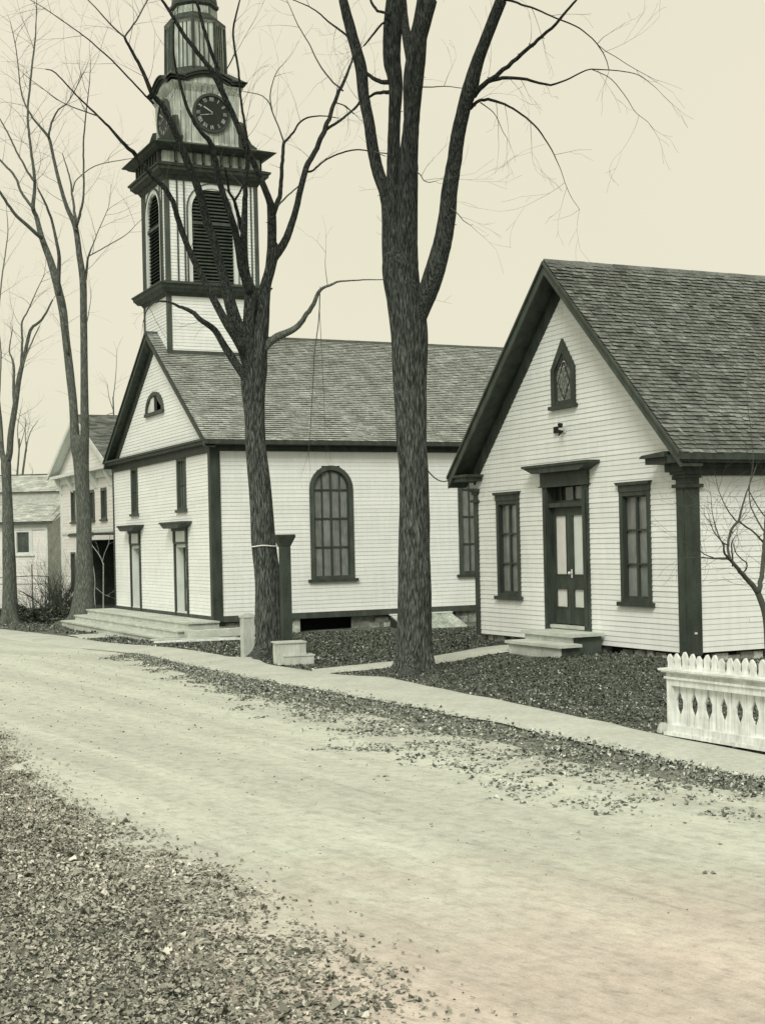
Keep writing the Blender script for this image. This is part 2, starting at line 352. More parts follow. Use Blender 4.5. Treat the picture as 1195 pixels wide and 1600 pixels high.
def arched_window(par, W, hc, hw, z0, zt, trim='trim2'):
    zs = zt-hw; c = .13; mb = MB(); d = .04; n = 14
    arc = lambda r: [(hc+r*math.cos(PI*k/n), zs+r*math.sin(PI*k/n)) for k in range(n+1)]
    mb.ring(arc(hw), arc(hw-c), lambda h, z: W(h, -.1, z), lambda h, z: W(h, d, z), 0)
    mb.ring(arc(hw-c+.002), arc(hw-c-.04), lambda h, z: W(h, -.09, z), lambda h, z: W(h, -.02, z), 1)
    for sgn in (-1, 1):
        e = sorted([hc+sgn*hw, hc+sgn*(hw-c)]); hbox(mb, W, e[0], e[1], -.1, d, z0, zs)
        e = sorted([hc+sgn*(hw-c), hc+sgn*(hw-c-.04)]); hbox(mb, W, e[0], e[1], -.09, -.02, z0, zs, 1)
    hbox(mb, W, hc-hw+c, hc+hw-c, -.09, d-.01, z0, z0+.09)
    iw = hw-c
    for k in (-1, 0, 1):
        x = hc+k*iw*.5; th_ = .028 if k == 0 else .016; top = zs+math.sqrt(max(0, (iw-.02)**2-(k*iw*.5)**2))
        hbox(mb, W, x-th_, x+th_, -.088, -.026, z0+.05, top, 1)
    hz = [zs-.02]+[z0+.09+(zs-.02-z0-.09)*k/3 for k in (1, 2)]
    for z in hz: hbox(mb, W, hc-iw+.03, hc+iw-.03, -.088, -.03, z-.022, z+.022, 1)
    o = mb.build('window', [trim, 'trim'], par, bevel=.004)
    g = MB(); zz = [z0]+sorted(hz)
    for c_ in range(4):
        a = hc-iw+iw*.5*c_; b = a+iw*.5
        for r in range(3):
            k = R.uniform(-.004, .004); g.face([W(a, -.06+k, zz[r]), W(b, -.06-k, zz[r]), W(b, -.06+k, zz[r+1]), W(a, -.06, zz[r+1])], 0, R.uniform(.2, .8))
    pts = [(hc+iw*math.cos(PI*k/16), zs-.02+iw*math.sin(PI*k/16)) for k in range(17)]
    g.face([W(h, -.06, z) for h, z in pts], 0, .5)
    g.build('pane', 'pane', o)
    s = MB(); hbox(s, W, hc-hw-.09, hc+hw+.09, -.02, d+.06, z0-.08, z0); s.build('sill', 'trim', o, bevel=.005)
    return o

# ================================================================ LAND
def lerp_poly(pts, n):
    pts = np.array(pts, float); d = np.r_[0, np.cumsum(np.linalg.norm(np.diff(pts, axis=0), axis=1))]
    s = np.linspace(0, d[-1], n); return np.c_[np.interp(s, d, pts[:, 0]), np.interp(s, d, pts[:, 1])]
def wob(n, amp, per):
    k = NP.normal(0, 1, n); ker = np.hanning(max(3, per)); ker /= ker.sum(); v = np.convolve(k, ker, 'same'); return amp*v/(v.std()+1e-6)
MOUNDS = []
def mound(x, y):
    z = np.zeros_like(np.asarray(x, float))
    for (mx_, my_, r, h) in MOUNDS: z = z+h*np.exp(-((x-mx_)**2+(y-my_)**2)/(r*r))
    return z
MOUNDS += [(.5, 23.3, .75, .10), (-2.2, 27.3, .7, .09), (-10.35, 48.5, 1.5, .16), (-13.3, 50.3, 1.2, .12)]
GROUND_Z = lambda x, y: gz(x, y)+mound(x, y)
def sheet(name, xs, ys, off, matn, kind_parent=None, bump=.0):
    X, Y = np.meshgrid(xs, ys); Z = GROUND_Z(X, Y)+off
    if bump:
        for k in range(14):
            a = NP.uniform(0, 2*PI); f = NP.uniform(1.5, 7); Z += bump/5*np.sin((X*math.cos(a)+Y*math.sin(a))*f+NP.uniform(0, 6))
    nx, ny = len(xs), len(ys); v = np.c_[X.ravel(), Y.ravel(), Z.ravel()]
    i = np.arange(nx*ny).reshape(ny, nx); f = np.stack([i[:-1, :-1], i[:-1, 1:], i[1:, 1:], i[1:, :-1]], -1).reshape(-1, 4)
    me = bpy.data.meshes.new(name); me.from_pydata(v.tolist(), [], f.tolist()); me.materials.append(M[matn])
    me.polygons.foreach_set('use_smooth', [True]*len(f)); o = bpy.data.objects.new(name, me); COL.objects.link(o); return tag(o, kind='structure')
xs = np.r_[-900, -500, -250, -120, -70, np.arange(-45, -16, 1.), np.arange(-16, 12, .12), np.arange(12, 40, 1.), 60, 120, 250, 500, 900]
ys = np.r_[-300, -100, -40, -12, np.arange(-6, 5, 1.), np.arange(5, 42, .12), np.arange(42, 60, .5), np.arange(60, 110, 2.), 150, 250, 450, 900, 1800]
sheet('ground', xs, ys, -.03, 'lawn', bump=.016)
def strip(name, A, B, n, m_, off, matn, wobA=0, wobB=0, per=7, crown=0):
    A = lerp_poly(A, n); B = lerp_poly(B, n)
    dirn = (B-A)/np.linalg.norm(B-A, axis=1)[:, None]
    A = A+dirn*wob(n, wobA, per)[:, None] if wobA else A; B = B+dirn*wob(n, wobB, per)[:, None] if wobB else B
    v = []
    for k in range(m_+1):
        t = k/m_; q = A*(1-t)+B*t; z = GROUND_Z(q[:, 0], q[:, 1])+off+crown*4*t*(1-t)
        if k in (0, m_): z = z-.04
        v += np.c_[q, z].tolist()
    f = [(k*n+i, k*n+i+1, (k+1)*n+i+1, (k+1)*n+i) for k in range(m_) for i in range(n-1)]
    me = bpy.data.meshes.new(name); me.from_pydata(v, [], f); me.materials.append(M[matn]); me.polygons.foreach_set('use_smooth', [True]*len(f))
    o = bpy.data.objects.new(name, me); COL.objects.link(o); return tag(o, kind='structure')
VERGE_EDGE = [(9.5, -6), (6.2, 4), (4.3, 8.6), (2.95, 11.3), (1.95, 12.0), (.95, 13.5), (-.25, 16.3), (-2.0, 20.0), (-3.75, 24.8), (-5.7, 29.2), (-8.25, 35.4)]
ROAD_A = [(9.9, -6), (6.8, 4), (4.9, 8.7), (3.35, 11.9), (2.5, 12.9), (1.6, 14.6), (.2, 17.4), (-1.75, 20.7), (-3.45, 24.9), (-5.2, 29.4), (-7.8, 35.7), (-10.6, 41.4), (-13.1, 46.6), (-19.1, 58), (-44, 112)]
LEAF_EDGE = [(3.0, -6), (1.6, 2), (.65, 5), (.15, 6.46), (-.5, 7.9), (-1.12, 9.1), (-1.7, 10.2), (-2.75, 11.9), (-3.7, 14.0), (-4.8, 16.9), (-7.5, 22), (-11.5, 30)]
ROAD_B = [(1.7, -6), (.4, 2), (-.45, 5), (-.85, 6.46), (-1.2, 7.9), (-1.6, 9.1), (-2.1, 10.2), (-3.05, 11.9), (-3.95, 14.0), (-5.0, 16.9), (-7.5, 22), (-11.5, 30), (-17, 42), (-25, 58), (-56, 112)]
strip('road', ROAD_A, ROAD_B, 500, 30, .012, 'road', .07, .10, 9)
strip('leaf_bank', ROAD_B, [(q[0]-5.5, q[1]-2) for q in ROAD_B], 300, 20, .0, 'litter', .05, 0, 9)
WALK_F = [(5.9, 9.6), (3.77, 14.12), (3.13, 15.54), (2.35, 17.53), (1.41, 19.91), (.37, 22.2), (-1.26, 24.56), (-2.02, 25.9), (-3.62, 29.31), (-5.68, 34.4), (-8.54, 40.1), (-10.7, 43.9), (-12.9, 47.6), (-18, 58), (-40, 104)]
WALK_N = [(5.5, 8.2), (3.38, 12.68), (2.77, 13.87), (2.05, 15.46), (1.21, 17.2), (.31, 19.0), (-.79, 20.95), (-2.14, 23.3), (-3.6, 26.1), (-5.4, 30.0), (-8.1, 35.9), (-11.0, 41.3), (-13.5, 46.5), (-19.5, 58), (-42, 104)]
strip('verge', WALK_N[:10], [(q[0]-.12, q[1]-.2) for q in ROAD_A[1:11]], 300, 6, .006, 'litter', .02, .05, 7)
strip('sidewalk', WALK_F, WALK_N, 500, 6, .030, 'walk', .025, .035, 7)
strip('footpath', [(-1.30, 24.75), (.18, 26.2), (1.97, 27.70), (3.15, 28.2)], [(-1.25, 23.95), (.17, 25.02), (.85, 25.34), (1.86, 26.2), (2.9, 26.85)], 60, 4, .028, 'walk', .03, .03, 5)
strip('church_path', [(-9.6, 42.0), (-8.5, 42.6), (-7.0, 43.0)], [(-8.6, 40.0), (-7.3, 41.0), (-6.2, 41.6)], 40, 4, .028, 'walk', .03, .03, 5)
# far hill behind the town
hm = MB()
prev = None
for k in range(41):
    x = -260+13*k; h = 9+5*math.sin(k*.23)+1.5*math.sin(k*.9)
    cur = (x, h)
    if prev:
        hm.face([(prev[0], 330, -3), (cur[0], 330, -3), (cur[0], 420, cur[1]), (prev[0], 420, prev[1])]); hm.face([(prev[0], 420, prev[1]), (cur[0], 420, cur[1]), (cur[0], 560, -3), (prev[0], 560, -3)])
    prev = cur
M['hill'] = mat('distant_hillside', (.36, .37, .31), 1, 0, [((.05, .05, .1), .2)])
tag(hm.build('hills', 'hill', smooth=True), kind='structure')

# ================================================================ CHAPEL (near right)
def chapel():
    c = empty('chapel', tuple(P), TH, 'small white clapboard chapel with steep shingle roof, dark trim and a double door', 'chapel')
    Wd = 7.08; L = 13.; FR = FRONT(); SI = SIDE(); zb = .25; ze = 3.57; zr = 7.40; cy = 3.54; hw = 3.96; sl = (zr-ze)/hw
    zw = lambda y: zr-.30-sl*abs(y-cy)                                   # underside of the roof at the wall
    top = zw(0)
    def ext(z):
        if z <= top: return (0, Wd)
        k = (zr-.30-z)/sl; return (cy-k, cy+k)
    ops = [rect_open(1.0, 1.84, 1.06, 3.0), rect_open(5.33, 6.17, 1.06, 3.0), rect_open(2.88, 4.33, .3, 3.3), rect_open(3.28, 3.9, 4.72, 5.40)]
    mb = MB(); clapboards(mb, FR, zb, zr-.30, ext, .093, ops, .015)
    clapboards(mb, SI, zb, 3.22, lambda z: (0, L), .093, [], .013)
    mb.face([(L, 0, zb), (L, Wd, zb), (L, Wd, 3.6), (L, cy, zr-.3), (L, 0, 3.6)]); mb.face([(0, Wd, zb), (L, Wd, zb), (L, Wd, 3.6), (0, Wd, 3.6)])
    mb.face([(.50, 0, zb), (.50, Wd, zb), (.50, Wd, 3.3), (.50, cy, zr-.85), (.50, 0, 3.3)], 1); mb.face([(0.02, .02, 3.2), (L, .02, 3.2), (L, .02, 3.6), (0.02, .02, 3.6)])
    mb.build('wall', ['siding', 'black'], c)
    # foundation of field stones in shade
    f = MB()
    for i in range(46):
        y = R.uniform(0.1, Wd-.1); f_ = R.uniform(.10, .22)
        f.box(.05+R.uniform(0, .04), .3, y, y+f_*1.6, -.08, R.uniform(.08, .24), 0, R.random())
    for i in range(70):
        x = R.uniform(0.1, L-.1); f_ = R.uniform(.10, .22); f.box(x, x+f_*1.6, .06+R.uniform(0, .04), .3, -.08, R.uniform(.1, .24), 0, R.random())
    f.box(.2, .3, .1, Wd-.1, -.1, .25, 1); f.box(.1, L, .2, .3, -.1, .25, 1)
    f.build('foundation', ['stone', 'black'], c, bevel=.02)
    # roof
    xo = -.40; th = .10
    rm = MB()
    for sgn in (-1, 1):
        ye = cy+sgn*hw
        rm.prism([(ye, ze-.0), (cy, zr), (cy, zr-th*1.35), (ye, ze-th*1.35)], lambda y, z: (xo, y, z), lambda y, z: (L+.3, y, z), 1)
    n = math.hypot(hw, zr-ze); upR = np.array([0, hw, zr-ze])/n; upL = np.array([0, -hw, zr-ze])/n
    shingle_slope(rm, (xo-.03, cy-hw-.04, ze-.035), (1, 0, 0), upR, L+.36, n+.05, .13, .107, .026)
    shingle_slope(rm, (xo-.03, cy+hw+.04, ze-.035), (1, 0, 0), upL, L+.36, n+.05, .2, .145, .016)
    for k in range(44):                                                 # ridge boards
        x = xo-.03+k*.31; rm.prism([(cy-.13, zr-.10), (cy, zr+.045), (cy+.13, zr-.10), (cy, zr+.02)], lambda y, z: (x, y, z), lambda y, z: (x+.30, y, z+R.uniform(-.006, .006)), 0, R.uniform(.2, .6))
    rm.build('roof', ['shingle', 'trim'], c)
    # rake boards, soffit, frieze along the rake
    tm = MB()
    for sgn in (-1, 1):
        ye = cy+sgn*hw; yi = cy+sgn*(Wd/2+.05)
        tm.prism([(ye, ze-.02), (cy, zr-.02), (cy, zr-.25), (ye, ze-.25)], lambda y, z: (xo-.035, y, z), lambda y, z: (xo+.002, y, z), 0, .9)
        tm.prism([(ye, ze+.0), (cy, zr+.0), (cy, zr-.06), (ye, ze-.06)], lambda y, z: (xo-.07, y, z), lambda y, z: (xo-.037, y, z), 0, .6)
        tm.prism([(ye, ze-.20), (cy, zr-.20), (cy, zr-.24), (ye, ze-.24)], lambda y, z: (xo+.004, y, z), lambda y, z: (.02, y, z), 1, .5)
        tm.prism([(cy+sgn*(Wd/2), zw(0)+.02), (cy, zr-.245), (cy, zr-.56), (cy+sgn*(Wd/2), zw(0)-.31)], lambda y, z: (-.045, y, z), lambda y, z: (.02, y, z), 1, .4)
    tm.build('rake_board', ['trim2', 'trim'], c)
    # eave cornice with frieze along the side, short returns on the front
    e = MB()
    e.box(xo+.01, L, cy-hw+.0, .02, ze-.165, ze-.03, 0); e.box(xo-.06, L, cy-hw-.05, cy-hw+.0, ze-.13, ze-.02, 0)
    e.box(-.02, L, -.06, .03, 3.20, ze-.167, 0); e.box(-.02, L, -.12, -.062, 3.34, ze-.169, 0)
    e.box(xo+.01, .02, -.02, .58, ze-.163, ze-.06, 0); e.prism([(-.03, ze-.06), (.66, ze-.06), (.60, ze-.01), (-.03, ze+.03)], lambda y, z: (xo-.06, y, z), lambda y, z: (.0, y, z), 0)
    e.box(xo+.01, .02, Wd-.30, cy+hw-.02, 3.44, 3.53, 0); e.box(xo-.03, .0, Wd-.36, cy+hw+.0, 3.53, 3.58, 0)
    e.box(-.16, .02, -.11, .36, 3.27, ze-.166, 0, .3); e.box(-.10, .02, -.08, .46, 3.40, ze-.165, 0, .5)
    e.build('cornice', 'trim', c, bevel=.006)
    # corner pilasters
    for (y0, y1, s) in ((-.035, .215, 1), (Wd-.12, Wd+.03, 0)):
        p = MB(); t_ = 3.16
        if s:
            p.box(-.045, .245, y0, y1, .22, t_, 0, .5); p.box(-.051, -.03, y0+.05, y1-.05, .42, t_-.1, 0, .9)
            p.box(-.03, .0, 0, .01, 0.3, .4)
        else: p.box(-.045, .02, y0, y1, .22, 3.2, 0, .5)
        po = p.build('corner_pilaster', 'trim', c, bevel=.006)
        k = MB()
        for (o_, z0, z1) in ((.05, t_-.16, t_-.10), (.03, t_, t_+.06), (.07, t_+.06, t_+.12)):
            k.box(-.045-o_, (.245 if s else .02)+o_*s, y0-o_, y1+o_, z0, z1)
        if s:
            k.box(-.06, .0, .23, .30, t_-.02, t_+.24, 0, .3); k.box(-.075, -.058, .235, .295, t_+.05, t_+.17, 1)
        k.build('capital', ['trim', 'paletrim'], po, bevel=.006)
    pl = MB(); pl.box(.08, .125, -.055, -.035, .565, .595); pl.build('nail_plate', 'paletrim', c)
    sash_window(c, FR, .97, 1.87, 1.06, 3.17, 2, 3, .095)
    sash_window(c, FR, 5.30, 6.20, 1.06, 3.17, 2, 3, .095)
    # pointed gable window
    g = MB(); gc = 3.585; hw_ = .40; z0, zsP, zt = 4.72, 5.42, 5.97
    o_ = [(gc-hw_, z0), (gc-hw_, zsP), (gc, zt), (gc+hw_, zsP), (gc+hw_, z0)]; i_ = [(gc-hw_+.12, z0), (gc-hw_+.12, zsP-.04), (gc, zt-.27), (gc+hw_-.12, zsP-.04), (gc+hw_-.12, z0)]
    i2 = [(gc-hw_+.16, z0), (gc-hw_+.16, zsP-.06), (gc, zt-.36), (gc+hw_-.16, zsP-.06), (gc+hw_-.16, z0)]
    g.ring(o_, i_, lambda h, z: FR(h, .0, z), lambda h, z: FR(h, .055, z)); g.ring(i_, i2, lambda h, z: FR(h, .0, z), lambda h, z: FR(h, .03, z), 1)
    hbox(g, FR, gc-.3, gc+.3, 0, .04, z0, z0+.09)
    go = g.build('gable_window', ['trim', 'trim'], c, bevel=.004)
    pn = MB(); rr = random.Random(3)
    pts = [(gc+rr.uniform(-.24, .24), rr.uniform(z0+.08, zt-.35)) for _ in range(90)]
    pn.face([FR(h, .012, z) for h, z in i2], 0, .3)
    for (h, z) in pts:
        if abs(h-gc) > .24*(1 if z < zsP-.05 else max(0, (zt-.38-z)/(zt-.38-zsP+.05))): continue
        a = rr.uniform(0, 3); r1, r2 = rr.uniform(.03, .07), rr.uniform(.012, .03)
        pn.face([FR(h+r1*math.cos(a), .016, z+r1*math.sin(a)), FR(h-r2*math.sin(a), .016+rr.uniform(.001, .004), z+r2*math.cos(a)), FR(h-r1*math.cos(a), .016, z-r1*math.sin(a)), FR(h+r2*math.sin(a), .017, z-r2*math.cos(a))], 0, rr.random()*1.0)
    for a_, b_ in (((gc, z0+.1), (gc+.2, zsP-.25)), ((gc, z0+.1), (gc-.2, zsP-.25)), ((gc+.2, zsP-.25), (gc, zsP+.12)), ((gc-.2, zsP-.25), (gc, zsP+.12))):
        pn.tube([FR(a_[0], .02, a_[1]), FR(b_[0], .02, b_[1])], [.007, .007], 4, 1)
    pn.build('stained_pane', ['stain', 'black'], go)
    sg = MB(); hbox(sg, FR, gc-hw_-.05, gc+hw_+.05, 0, .10, z0-.07, z0); sg.build('sill', 'trim', go, bevel=.005)
    # doorway
    d = MB(); h0, h1 = 2.84, 4.37
    for (a, b) in ((h0, h0+.17), (h1-.17, h1)): hbox(d, FR, a, b, -.25, .06, .42, 3.20); hbox(d, FR, a+.04, b-.04, .06, .075, .55, 3.1)
    hbox(d, FR, h0+.17, h1-.17, -.25, .04, 2.80, 2.88); hbox(d, FR, h0+.17, h1-.17, -.25, .05, 3.24, 3.27)
    hbox(d, FR, h0-.03, h1+.03, -.02, .085, 3.20, 3.46); hbox(d, FR, h0-.06, h1+.06, -.02, .11, 3.19, 3.215)
    hprism(d, FR, [(h0-.05, 3.46), (h1+.05, 3.46), (h1+.36, 3.57), (h0-.36, 3.57)], 0, .26); hbox(d, FR, h0-.38, h1+.38, 0, .29, 3.57, 3.62)
    hbox(d, FR, h0+.17, h1-.17, -.27, -.23, .5, 3.25)
    do = d.build('door_frame', 'trim', c, bevel=.006)
    t_ = MB(); hbox(t_, FR, h0+.17, h1-.17, -.14, -.10, 2.88, 2.93); hbox(t_, FR, h0+.17, h1-.17, -.14, -.10, 3.2, 3.24)
    for a in (h0+.17, (h0+h1)/2+.33, (h0+h1)/2-.10, h1-.21): hbox(t_, FR, a, a+.04, -.14, -.098, 2.93, 3.2)
    hbox(t_, FR, 3.25, 3.62, -.145, -.128, 2.95, 3.18, 1, .5)
    t_.face([FR(h0+.17, -.15, 2.9), FR(h1-.17, -.15, 2.9), FR(h1-.17, -.15, 3.24), FR(h0+.17, -.15, 3.24)], 2, .5)
    t_.build('transom_window', ['trim', 'pane', 'darkpane'], do)
    mid = (h0+h1)/2
    for i, (a, b) in enumerate(((h0+.17, mid-.004), (mid+.004, h1-.17))):
        D = MB(); st = .095
        hbox(D, FR, a, a+st, -.10, -.05, .58, 2.80); hbox(D, FR, b-st, b, -.10, -.05, .58, 2.80)
        for (z0, z1) in ((.58, .88), (1.26, 1.50), (2.66, 2.80)): hbox(D, FR, a+st, b-st, -.10, -.052, z0, z1)
        for (z0, z1) in ((.88, 1.26), (1.50, 2.66)):
            for (p, q, r, s) in ((a+st, b-st, z0, z0+.025), (a+st, b-st, z1-.025, z1), (a+st, a+st+.02, z0+.025, z1-.025), (b-st-.02, b-st, z0+.025, z1-.025)): hbox(D, FR, p, q, -.09, -.042, r, s)
        leaf = D.build('door', 'trim', c, bevel=.004)
        G = MB()
        for (z0, z1) in ((.88, 1.26), (1.50, 2.66)): G.face([FR(a+st, -.072, z0), FR(b-st, -.072, z0), FR(b-st, -.072, z1), FR(a+st, -.072, z1)], 0, .5)
        G.build('door_glass', 'blind' if i else 'blindg', leaf)
        if i == 0:
            K = MB(); n_ = 10
            K.tube([FR(mid-.05, -.06, 1.55), FR(mid-.05, .0, 1.55)], [.012, .012], 8)
            K.tube([FR(mid-.05, -.015, 1.55), FR(mid-.05, .0, 1.55), FR(mid-.05, .02, 1.55), FR(mid-.05, .035, 1.55)], [.012, .03, .03, .01], n_)
            hbox(K, FR, mid-.07, mid-.03, -.052, -.045, 1.46, 1.62)
            K.build('door_knob', 'metal', leaf, smooth=False)
    th_ = MB(); hbox(th_, FR, h0+.15, h1-.15, -.2, .05, .50, .56); hbox(th_, FR, h0+.17, h1-.17, -.2, .02, .40, .50, 0); th_.build('threshold', 'deck', c)
    # bracket lamp over the door
    s = MB(); hbox(s, FR, 3.55, 3.95, .02, .035, 4.20, 4.31, 0); hbox(s, FR, 3.77, 3.9, .035, .07, 4.21, 4.33, 1)
    s.tube([FR(3.64, .03, 4.23), FR(3.58, .12, 4.21), FR(3.50, .2, 4.19), FR(3.44, .22, 4.22)], [.018, .02, .018, .025], 8, 1)
    s.tube([FR(3.52, .16, 4.29), FR(3.5, .17, 4.36)], [.045, .05], 8, 1); s.tube([FR(3.65, .04, 4.22), FR(3.73, .07, 4.15)], [.012, .015], 6, 1)
    s.build('lamp_bracket', ['paletrim', 'black'], c)
    return c
chapel()
# stone door steps of the chapel
st = empty('door_steps', tuple(P), TH, 'two grey wooden steps below the chapel double door', 'steps')
def tread(mb, x0, x1, y0, y1, zt, zbot, th=.055):
    mb.box(x0, x1, y0, y1, zt-th, zt, 0, .6)
    mb.box(x0+.05, x0+.09, y0+.07, y1-.07, zbot, zt-th, 3, .3)          # riser
    mb.box(x0+.09, x1, y1-.12, y1-.08, zbot, zt-th, 1, .4)
    mb.box(x0+.09, x1, y0+.09, y0+.12, zbot, zt-th, 4, .5)  # dark side board, the shade on this side put into its colour
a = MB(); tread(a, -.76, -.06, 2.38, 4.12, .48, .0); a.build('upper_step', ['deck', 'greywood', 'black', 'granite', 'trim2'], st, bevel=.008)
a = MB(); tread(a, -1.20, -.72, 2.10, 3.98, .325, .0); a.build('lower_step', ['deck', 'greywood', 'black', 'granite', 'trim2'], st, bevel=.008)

# ================================================================ CHURCH
def church():
    c = empty('church', tuple(Q), TH, 'large white clapboard church with louvred bell tower, clock and arched side windows', 'church')
    Wd = 10.3; L = 21.; FR = FRONT(); SI = SIDE(); zb = .27; ze = 5.14; zr = 8.82; cy = 5.05; hw = 5.40; sl = (zr-ze)/hw; xo = -.26
    ops = [rect_open(2.27, 3.05, 3.35, 5.0), rect_open(7.34, 8.02, 3.35, 5.0), rect_open(2.28, 3.42, .28, 2.6), rect_open(7.2, 8.26, .28, 2.6)]
    mb = MB(); clapboards(mb, FR, zb, 5.0, lambda z: (0, Wd), .098, ops, .014)
    lun = arch_open(5.2, .78, 6.40, 6.42, 6.92)
    clapboards(mb, FR, 5.18, zr-.28, lambda z: (cy-(zr-.28-z)/sl, cy+(zr-.28-z)/sl), .098, [lun], .014)
    sops = [arch_open(3.58, .60, 1.2, 3.85, 4.45), arch_open(8.38, .60, 1.2, 3.85, 4.45), arch_open(13.2, .60, 1.2, 3.85, 4.45), arch_open(17.9, .60, 1.2, 3.85, 4.45)]
    clapboards(mb, SI, zb, 5.0, lambda z: (0, L), .112, sops, .014)
    mb.face([(0, Wd, zb), (L, Wd, zb), (L, Wd, 5.1), (0, Wd, 5.1)]); mb.face([(L, 0, zb), (L, Wd, zb), (L, Wd, 5.1), (L, cy, zr-.2), (L, 0, 5.1)])
    mb.face([(.6, .12, zb), (.6, Wd-.1, zb), (.6, Wd-.1, 5.0), (.6, cy, zr-.8), (.6, .12, 5.0)], 1); mb.face([(.15, .15, zb), (L, .15, zb), (L, .15, 5.1), (.15, .15, 5.1)], 1)
    mb.build('wall', ['siding', 'black'], c)
    f = MB()
    for i in range(150):
        x = R.uniform(0.0, L-.1); f_ = R.uniform(.12, .32)
        if 2.45 < x+f_*.6 < 4.35: continue
        f.box(x, x+f_*1.5, .05+R.uniform(0, .05), .3, -.5, R.uniform(-.2, .19), 0, R.random())
    f.box(.1, 2.55, .15, .2, -.5, .2, 0, .2); f.box(4.2, L, .15, .2, -.5, .2, 0, .2); f.box(2.4, 4.4, .8, .9, -.4, .2, 1); f.box(2.35, 2.55, .04, .3, -.4, .19, 0, .9); f.box(0, .15, .1, Wd, -.4, .25, 0, .3)
    f.build('foundation', ['stone', 'black'], c, bevel=.025)
    k = MB(); k.box(-.03, L, -.03, .03, .10, .27, 0); k.box(-.03, .03, -.028, Wd, .12, .268, 1, .3); k.build('water_table', ['trim2', 'trim2'], c, bevel=.006)
    for (y0, y1, x1, z1) in ((-.045, .17, .24, 5.0), (Wd-.05, Wd+.03, .10, 5.0)):
        p = MB(); p.box(-.045, x1, y0, y1, .12, z1, 0, .5); p.build('corner_board', 'trim', c, bevel=.006)
    # roof
    rm = MB()
    for sgn in (-1, 1):
        ye = cy+sgn*hw
        rm.prism([(ye, ze), (cy, zr), (cy, zr-.13), (ye, ze-.13)], lambda y, z: (xo, y, z), lambda y, z: (L+.3, y, z), 1)
    n = math.hypot(hw, zr-ze); up = np.array([0, hw, zr-ze])/n
    cut = lambda al, s: (.25 < al-.3 < 2.75 and cy-hw+s*hw/n > 4.1)
    shingle_slope(rm, (xo-.03, cy-hw-.04, ze-.03), (1, 0, 0), up, L+.36, n+.05, .17, .118, .034, 0, cut, .10, .35)
    for sgn in (1,):
        rm.face([(xo-.03, cy+sgn*(hw+.04), ze-.02), (L+.3, cy+sgn*(hw+.04), ze-.02), (L+.3, cy, zr+.02), (xo-.03, cy, zr+.02)], 0, .4)
    for k in range(int((L+.2)/.4)):
        x = xo-.03+k*.4
        if .0 < x < 2.9: continue
        rm.prism([(cy-.13, zr-.06), (cy, zr+.045), (cy+.13, zr-.06), (cy, zr+.02)], lambda y, z: (x, y, z), lambda y, z: (x+.40, y, z+R.uniform(-.006, .006)), 1, R.uniform(.2, .6))
    rm.build('roof', ['shinglefar', 'trim2'], c)
    tm = MB()
    for sgn in (-1, 1):
        ye = cy+sgn*hw
        tm.prism([(ye, ze-.02), (cy, zr-.02), (cy, zr-.22), (ye, ze-.22)], lambda y, z: (xo-.04, y, z), lambda y, z: (xo+.002, y, z), 0, .9)
        tm.prism([(ye, ze), (cy, zr), (cy, zr-.05), (ye, ze-.05)], lambda y, z: (xo-.08, y, z), lambda y, z: (xo-.042, y, z), 0, .4)
        tm.prism([(ye, ze-.18), (cy, zr-.18), (cy, zr-.22), (ye, ze-.22)], lambda y, z: (xo+.004, y, z), lambda y, z: (.02, y, z), 0, .4)
        tm.prism([(cy+sgn*(Wd/2), 5.04), (cy, zr-.22), (cy, zr-.52), (cy+sgn*(Wd/2-.4), 5.04)], lambda y, z: (-.05, y, z), lambda y, z: (.02, y, z), 0, .4)
    tm.build('rake_board', ['trim'], c)
    e = MB()
    e.box(xo-.06, .0, cy-hw, cy+hw, 5.11, 5.17, 0, .9); e.box(xo, .02, -.3, Wd+.25, 5.03, 5.11, 0, .5); e.box(-.06, .02, -.05, Wd+.04, 4.80, 5.03, 0, .2)
    e.box(xo, L, cy-hw, .02, ze-.14, ze-.04, 0, .5); e.box(xo-.06, L, cy-hw-.06, cy-hw, ze-.13, ze-.01, 0, .8); e.box(-.05, L, -.06, .02, 4.84, ze-.142, 0, .2)
    e.build('cornice', 'trim', c, bevel=.006)
    sash_window(c, FR, 2.22, 3.10, 3.30, 4.82, 3, 2, .11, cornice=False, trim='trim2')
    sash_window(c, FR, 7.29, 8.07, 3.32, 4.82, 3, 2, .11, cornice=False, trim='trim2')
    for x in (3.58, 8.38, 13.2, 17.9): arched_window(c, SI, x, .68, 1.2, 4.45)
    # lunette
    g = MB(); n_ = 12; gc = 5.2
    arc = lambda rx, rz, zz: [(gc+rx*math.cos(PI*k/n_), zz+rz*math.sin(PI*k/n_)) for k in range(n_+1)]
    g.ring(arc(.95, .62, 6.40), arc(.80, .50, 6.40), lambda h, z: FR(h, -.02, z), lambda h, z: FR(h, .06, z))
    hbox(g, FR, gc-.98, gc+.98, -.02, .09, 6.30, 6.40); hbox(g, FR, gc-.03, gc+.03, -.05, .03, 6.4, 6.9)
    go = g.build('gable_window', 'trim2', c)
    pn = MB(); pn.face([FR(h, .004, z) for h, z in arc(.8, .5, 6.4) if h <= gc+.01], 0, .4); pn.face([FR(gc, .004, 6.4)]+[FR(h, .004, z) for h, z in arc(.8, .5, 6.4) if h >= gc-.01], 1, .5)
    hbox(pn, FR, gc+.1, gc+.42, .006, .02, 6.42, 6.84, 2, .6)
    pn.build('pane', ['darkpane', 'blind', 'paletrim'], go)
